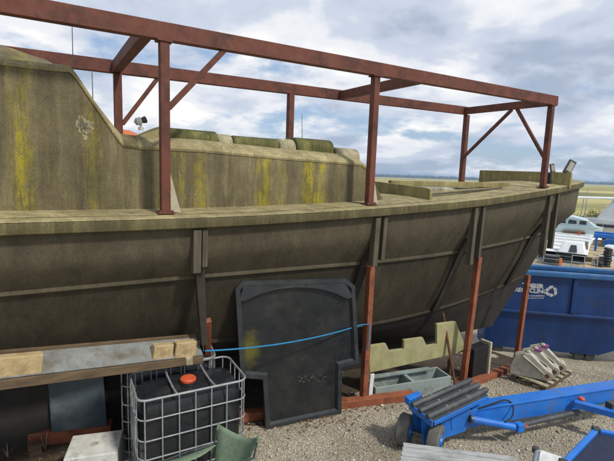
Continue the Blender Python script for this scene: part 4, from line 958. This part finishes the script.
for x0_, x1_ in ((-8, -2), (0, 6), (8, 13)): MB().prism([C2(x0_, .27, 14), C2(x1_+.5, .27, 14), C2(x1_, .27, 17), C2(x0_+.5, .27, 17.4)], ey*-.02).build('window', 'window_dark', cr)
# long white barge deck with fenders, pointing away
p3 = far(560, 262); p3.z = zy(p3); aw = (far(577, 234)-p3); aw.z = 0; LA = aw.length; aw.normalize(); rt = Vector((aw.y, -aw.x, 0))
bg_ = thing('white_barge', 'long white decked barge lying beyond the skip with blue and white fenders', 'boat', p3)
wb2 = 2.0
rows = []
for f in np.linspace(0, 1, 9):
    w_ = 1.25*(1-max(0, (f-.75)/.25)**2*.5)
    c = p3 + aw*(LA*1.0*f); rows.append([c-rt*w_+ZZ*.55, c-rt*w_*.9+ZZ*.05, c+rt*w_*.9+ZZ*.05, c+rt*w_+ZZ*.55])
MB().grid(rows).build('hull', 'white_gel', bg_, smooth=True, fix=False)
MB().add([r[0] for r in rows]+[r[3] for r in rows][::-1], [tuple(range(18))]).build('deck', 'white_gel', bg_)
for k in range(8):
    c = p3 + aw*(LA*(.06+.11*k)); MB().box(c+ZZ*.575, (2.2, .05, .03), (rt, aw, ZZ)).build('deck_rib', 'label_plate', bg_)
MB().prism([p3-rt*.2-aw*.05+ZZ*.55, p3+rt*1.2-aw*.05+ZZ*.55, p3+rt*1.0+aw*.4+ZZ*1.15, p3+rt*.05+aw*.4+ZZ*1.15], aw*.7).build('cabin', 'white_gel', bg_, bevel=.06)
MB().prism([p3+rt*.35-aw*.01+ZZ*.64, p3+rt*.75-aw*.01+ZZ*.64, p3+rt*.68+aw*.27+ZZ*1.0, p3+rt*.42+aw*.27+ZZ*1.0], aw*-.02).build('window', 'window_dark', bg_)
for k in range(9):
    c = p3 + aw*(LA*(.04+.10*k)) - rt*1.42 + ZZ*.45
    o = MB().lathe(c, ZZ, [(.04, -.32), (.12, -.24), (.13, .2), (.06, .3), (.03, .34)], 14).build('fender', 'trailer_blue' if k % 2 else 'white_gel', None, smooth=True, loc=c)
    tag(o, 'blue sausage fender hanging on the side of the white barge' if k % 2 else 'white sausage fender hanging on the side of the white barge', 'fender', 'fenders along the white barge')
# small gear
def gear(name, label, cat, x, y, fn, group=None):
    p = far(x, y); p.z = zy(p); ex, ey = frame_at(p); s = (p-CAM).length/430
    t = thing(name, label, cat, p, group); fn(t, lambda a, b_, c: p + ex*(a*s) + ey*b_ + ZZ*(c*s), ex, ey, s); return t
def slats(t, Q, ex, ey, s):
    for k in range(4): MB().box(Q(0, .35, 1.2+2.0*k), (12*s, .7, 1.3*s), (ex, ey, ZZ)).build('slat', 'flood_dark' if k % 2 else 'skip_grey', t, bevel=.01)
    for k in (-5, 5): MB().box(Q(k, .35, 4.2), (.8*s, .6, 8.0*s), (ex, ey, ZZ)).build('post', 'flood_dark', t)
gear('stacked_crate', 'dark grey slatted crate stacked on the ground just behind the skip rim', 'crate', 551, 265, slats, 'slatted crates'); gear('stacked_crate', 'grey slatted crate set farther back against the white barge', 'crate', 563, 262, slats, 'slatted crates')
def drum(t, Q, ex, ey, s):
    MB().lathe(Q(0, .3, 0), ZZ, [(3*s, 0), (3.1*s, 1*s), (3*s, 2*s), (3.1*s, 4*s), (3*s, 6*s), (2.6*s, 6.2*s)], 18).build('body', 'orange', t, smooth=True)
    MB().lathe(Q(0, .3, 6.2), ZZ, [(2.2*s, 0), (2.2*s, .4*s), (1*s, .5*s)], 18).build('lid', 'rust', t)
gear('drum', 'orange drum standing between the slatted crates and the barge', 'drum', 557.5, 266, drum); 
def post_red(t, Q, ex, ey, s):
    MB().prism([Q(-1.2, 0, 0), Q(1, 0, 0), Q(1.6, 0, 10), Q(.2, 0, 10)], ey*.15).build('post', 'cap_red', t, bevel=.02); MB().box(Q(0, .08, .4), (3*s, .3, .8*s), (ex, ey, ZZ)).build('foot', 'flood_dark', t)
gear('marker_post', 'red leaning marker post by the end of the white barge', 'post', 577, 242, post_red)
def gantry(t, Q, ex, ey, s):
    for a in (0, 26): MB().box(Q(a, 0, 6), (1.8*s, .15, 12*s), (ex, ey, ZZ)).build('leg', 'trailer_blue', t, bevel=.01); MB().box(Q(a, 1.6, 6), (1.8*s, .15, 12*s), (ex, ey, ZZ)).build('leg', 'trailer_blue', t, bevel=.01)
    for y in (0, 1.6): MB().box(Q(13, y, 13), (30*s, .2, 3*s), (ex, ey, ZZ)).build('beam', 'trailer_blue', t, bevel=.01)
gear('blue_gantry', 'bright blue steel gantry frame on the sandy yard behind the skip', 'gantry', 595, 251, gantry)
def tankw(t, Q, ex, ey, s):
    MB().lathe(Q(-4, .5, 6), ex, [(1*s, 0), (3.5*s, 1*s), (4.4*s, 3*s), (4.5*s, 16*s), (3*s, 18*s)], 20).build('body', 'white_gel', t, smooth=True)
    for a in (0, 9): MB().box(Q(a, .5, 1), (2*s, .6, 2.4*s), (ex, ey, ZZ)).build('cradle', 'timber_brown', t)
gear('white_tank', 'white rounded tank lying on cradles under the blue gantry', 'tank', 608, 258, tankw)
def tyres(n):
    def f(t, Q, ex, ey, s):
        for k in range(n):
            MB().lathe(Q(random.uniform(-.6, .6), .4, 1+2.3*k), ZZ+ex*random.uniform(-.2, .2), [(1.4*s, -.9*s), (2.8*s, -1*s), (3.3*s, 0), (2.8*s, 1*s), (1.4*s, .9*s)], 18).build('tyre', 'tarp_black', t, smooth=True)
    return f
gear('tyre_stack', 'leaning stack of black tyres on the sandy yard behind the skip', 'tyres', 606, 268, tyres(7)); gear('tyre_stack', 'low pair of black tyres beside the taller tyre stack', 'tyres', 599, 268, tyres(2))
def rail(t, Q, ex, ey, s):
    for a in (0, 9, 18): MB().tube([Q(a, 0, 0), Q(a, 0, 11)], .025, 8).build('post', 'galv', t)
    for z in (5.5, 11): MB().tube([Q(-.5, 0, z), Q(18.5, 0, z)], .022, 8).build('rail', 'galv', t)
gear('guard_rail', 'thin galvanised guard rail between the barge and the sandy yard', 'rail', 571, 268, rail)
def wall(t, Q, ex, ey, s):
    for k in range(3): MB().box(Q(1.5, .4+1.3*k, 4), (2.6*s, 1.2, 8*s), (ex, ey, ZZ)).build('plank', 'timber_brown', t, bevel=.02)
gear('timber_wall', 'dark timber planking wall along the side of the white barge', 'wall', 583, 258, wall)
def tw(t, Q, ex, ey, s):
    for k in range(4): MB().box(Q(0, .3+.02*k, 1+2*k), (16*s, .5, 1.8*s), (ex, ey, ZZ)).build('board', ('rust', 'timber_brown')[k % 2], t, bevel=.02)
gear('board_stack', 'rusty brown stack of boards in front of the pale cruiser', 'boards', 573, 241, tw)
def odd(mat, w, h, lidm):
    def f(t, Q, ex, ey, s):
        MB().box(Q(0, .2, h/2), (w*s, .45, h*s), (ex, ey, ZZ)).build('body', mat, t, bevel=.03)
        MB().box(Q(.3, .2, h+.4), (w*s*.9, .4, .7*s), (ex, ey, ZZ)).build('lid', lidm, t, bevel=.02)
    return f
for x, y, mat, w, h, lidm, lab in ((546, 262, 'white_gel', 5, 5, 'trailer_blue', 'white box with a blue lid close under the bow'), (543, 256, 'trailer_blue', 4, 4, 'white_gel', 'blue box with a white lid on the barge side of the bow'), (549, 249, 'white_gel', 3, 4, 'flood_dark', 'small white box with a dark lid by the fenders'),
    (570, 262, 'trailer_blue', 2.2, 6, 'trailer_blue', 'narrow blue locker beside the orange drum'), (588, 262, 'timber_brown', 6, 3, 'rust', 'brown crate with a rusty lid on the sandy yard'), (594, 266, 'galv', 4, 4, 'rust', 'grey metal bin with a rusty lid by the tyres'), (603, 262, 'flood_dark', 7, 3, 'tarp_black', 'low black box under the white tank'),
    (586, 250, 'pale_lid', 5, 3, 'timber_brown', 'tan crate with a brown lid near the blue gantry leg'), (598, 246, 'timber_pale', 8, 4, 'rust', 'pale timber crate under the blue gantry beam'), (610, 248, 'trailer_blue', 9, 6, 'skip_rim', 'blue chest behind the white tank'), (562, 229, 'rust', 6, 3, 'flood_dark', 'rusty chest against the pale cruiser'), (556, 240, 'white_gel', 3.5, 4, 'cap_red', 'small white box with a red lid on the barge edge')):
    gear('storage_box', lab, 'box', x, y, odd(mat, w, h, lidm), 'boxes and bins in the far yard')
# sandy patch of the yard
def patch():
    rows = []
    for y in (276, 268, 260, 252, 246, 241): rows.append([far(x, y)+ZZ*.012 for x in np.linspace(578+(276-y)*.1, 640, 8)])
    MB().grid(rows).build('path', 'sand_yard', kind='structure', fix=False)
patch()
# bushes on the marsh edge
def bush(x, y, w, h, label):
    p = far(x, y); p.z = zy(p); s = (p-CAM).length/430; ex, ey = frame_at(p)
    t = thing('marsh_bush', label, 'bush', p, 'bushes at the edge of the marsh')
    mb = MB()
    for k in range(500):
        a, bq, c = random.gauss(0, .38), random.gauss(0, .38), abs(random.gauss(0, .45))
        q = p + ex*(a*w*s) + ey*(bq*w*s*.6) + ZZ*(c*h*s); r = .12*random.uniform(.6, 1.4); d1 = Vector((random.gauss(0, 1), random.gauss(0, 1), random.gauss(0, 1))).normalized(); d2 = d1.orthogonal().normalized()
        mb.add([q-d1*r, q+d2*r*.5, q+d1*r, q-d2*r*.5], [(0, 1, 2, 3)])
    mb.build('foliage', 'hedge', t, fix=False)
    MB().tube([p, p+ZZ*h*s*.5], [.08, .03], 6).build('stem', 'timber_brown', t)
bush(572, 222, 14, 7, 'low green bush at the marsh edge nearest the bow'); bush(585, 222, 12, 6, 'low olive bush in front of the white yacht'); bush(596, 219, 10, 8, 'brownish bush close to the yacht superstructure')
# orange and blue cover glimpsed behind the boat
p = ont(126, 137, 7.6); og = thing('orange_buoy', 'orange float seen behind the boat between the frame posts', 'buoy', p-ZZ*.3)
MB().lathe(p-ZZ*.45, ZZ, [(.05, 0), (.28, .1), (.34, .3), (.25, .48), (.06, .56)], 20).build('body', 'orange', og, smooth=True)
MB().tube([Vector((p.x, p.y, 0)), p-ZZ*.4], .04, 10).build('pole', 'galv', og)

# ------------------------------------------------------------------ the air over the marsh
hm = bpy.data.materials.new('haze_air'); hm.use_nodes = True; hn = hm.node_tree; hn.nodes.clear()
pv_ = N(hn, 'ShaderNodeVolumePrincipled'); pv_.inputs['Color'].default_value = (.52, .73, 1.0, 1); pv_.inputs['Density'].default_value = .00026
ho = N(hn, 'ShaderNodeOutputMaterial'); L(hn, pv_.outputs[0], ho.inputs['Volume'])
hz = MB().box((300, 1200, 13), (9000, 7600, 34)).build('haze', hm, kind='stuff', loc=(300, 1200, 13)); tag(hz, 'pale blue haze in the air over the marsh', 'haze')

for k, (x, y) in enumerate(((45, 450), (8, 458), (58, 441), (24, 446))):
    p = G(x, y); t = thing('dry_weed', ('dry pale weed beside the timber offcut', 'dry weed tuft at the foot of the channel beam trestle', 'thin dry weed by the white concrete block', 'small dry weed under the channel beam')[k], 'weed', p, 'dry weeds under the boat')
    for i in range(9):
        a = random.uniform(0, 6.28); h = random.uniform(.08, .2); d_ = Vector((math.cos(a), math.sin(a), 0)); w_ = Vector((-d_.y, d_.x, 0))*.004
        MB().add([p-w_, p+w_, p+d_*h*.3+ZZ*h*.7+w_*.7, p+d_*h*.3+ZZ*h*.7-w_*.7, p+d_*h*.6+ZZ*h], [(0, 1, 2, 3), (3, 2, 4)]).build('blade', 'timber_pale', t, fix=False)

# fallen leaves and bark along the foot of the panel and the red beams
simple('leaf_brown', (.10, .045, .018), (.24, .12, .05), 20, .85)
mb = MB()
for k in range(420):
    x, y = random.choice(((random.gauss(312, 26), random.gauss(417, 4)), (random.gauss(300, 40), random.gauss(424, 6)), (random.uniform(350, 520), random.gauss(400, 5)), (random.uniform(0, 110), random.uniform(440, 461)), (random.gauss(365, 14), random.gauss(405, 3))))
    p = G(x, y) + ZZ*.014; a = random.uniform(0, 6.28); w_ = random.uniform(.008, .02); d1 = Vector((math.cos(a), math.sin(a), random.uniform(-.3, .3)))*w_*1.6; d2 = Vector((-math.sin(a), math.cos(a), random.uniform(-.3, .3)))*w_*.7
    mb.add([p-d1, p+d2, p+d1+ZZ*.004, p-d2], [(0, 1, 2, 3)])
o = mb.build('leaf_litter', 'leaf_brown', kind='stuff', fix=False); tag(o, 'brown fallen leaves and bark scraps lying on the gravel by the black panel', 'leaves')
# upturned dinghies in the far yard
def dinghy(mat, l, flip):
    def f(t, Q, ex, ey, s):
        rows = []
        for q in np.linspace(0, 1, 11):
            w_ = .75*(1-max(0, (q-.45)/.55)**2)+.02; x = (q-.5)*l
            rows.append([Q(x, .8-w_, 0), Q(x, .8-w_*.85, 2.4), Q(x, .8-w_*.4, 3.8), Q(x, .8+w_*.4, 3.8), Q(x, .8+w_*.85, 2.4), Q(x, .8+w_, 0)])
        MB().grid(rows).build('hull', mat, t, smooth=True, fix=False)
        MB().box(Q(-l*.05, .8, 4.0), (l*.8*s, .05, .5*s), (ex, ey, ZZ)).build('keel_strip', 'timber_brown', t)
    return f
for x, y, mat, l, lab in ((590, 243, 'white_gel', 16, 'upturned white dinghy lying in front of the white yacht'), (607, 262, 'label_plate', 12, 'upturned grey dinghy on the sand beside the tyre stack'), (584, 234, 'pale_cyan', 12, 'upturned pale blue dinghy between cruiser and yacht')):
    gear('upturned_dinghy', lab, 'dinghy', x, y, dinghy(mat, l, 1), 'upturned dinghies in the far yard')
for x, y, h, lab in ((583, 231, 34, 'thin bare mast rising beside the cabin cruiser'), (566, 228, 24, 'short thin mast behind the pale cruiser cabin')):
    p = far(x, y); s_ = (p-CAM).length/430; o = MB().tube([p, p+ZZ*h*s_], [.05, .03], 8).build('mast', 'galv', None, loc=p); tag(o, lab, 'mast', 'masts in the far yard')
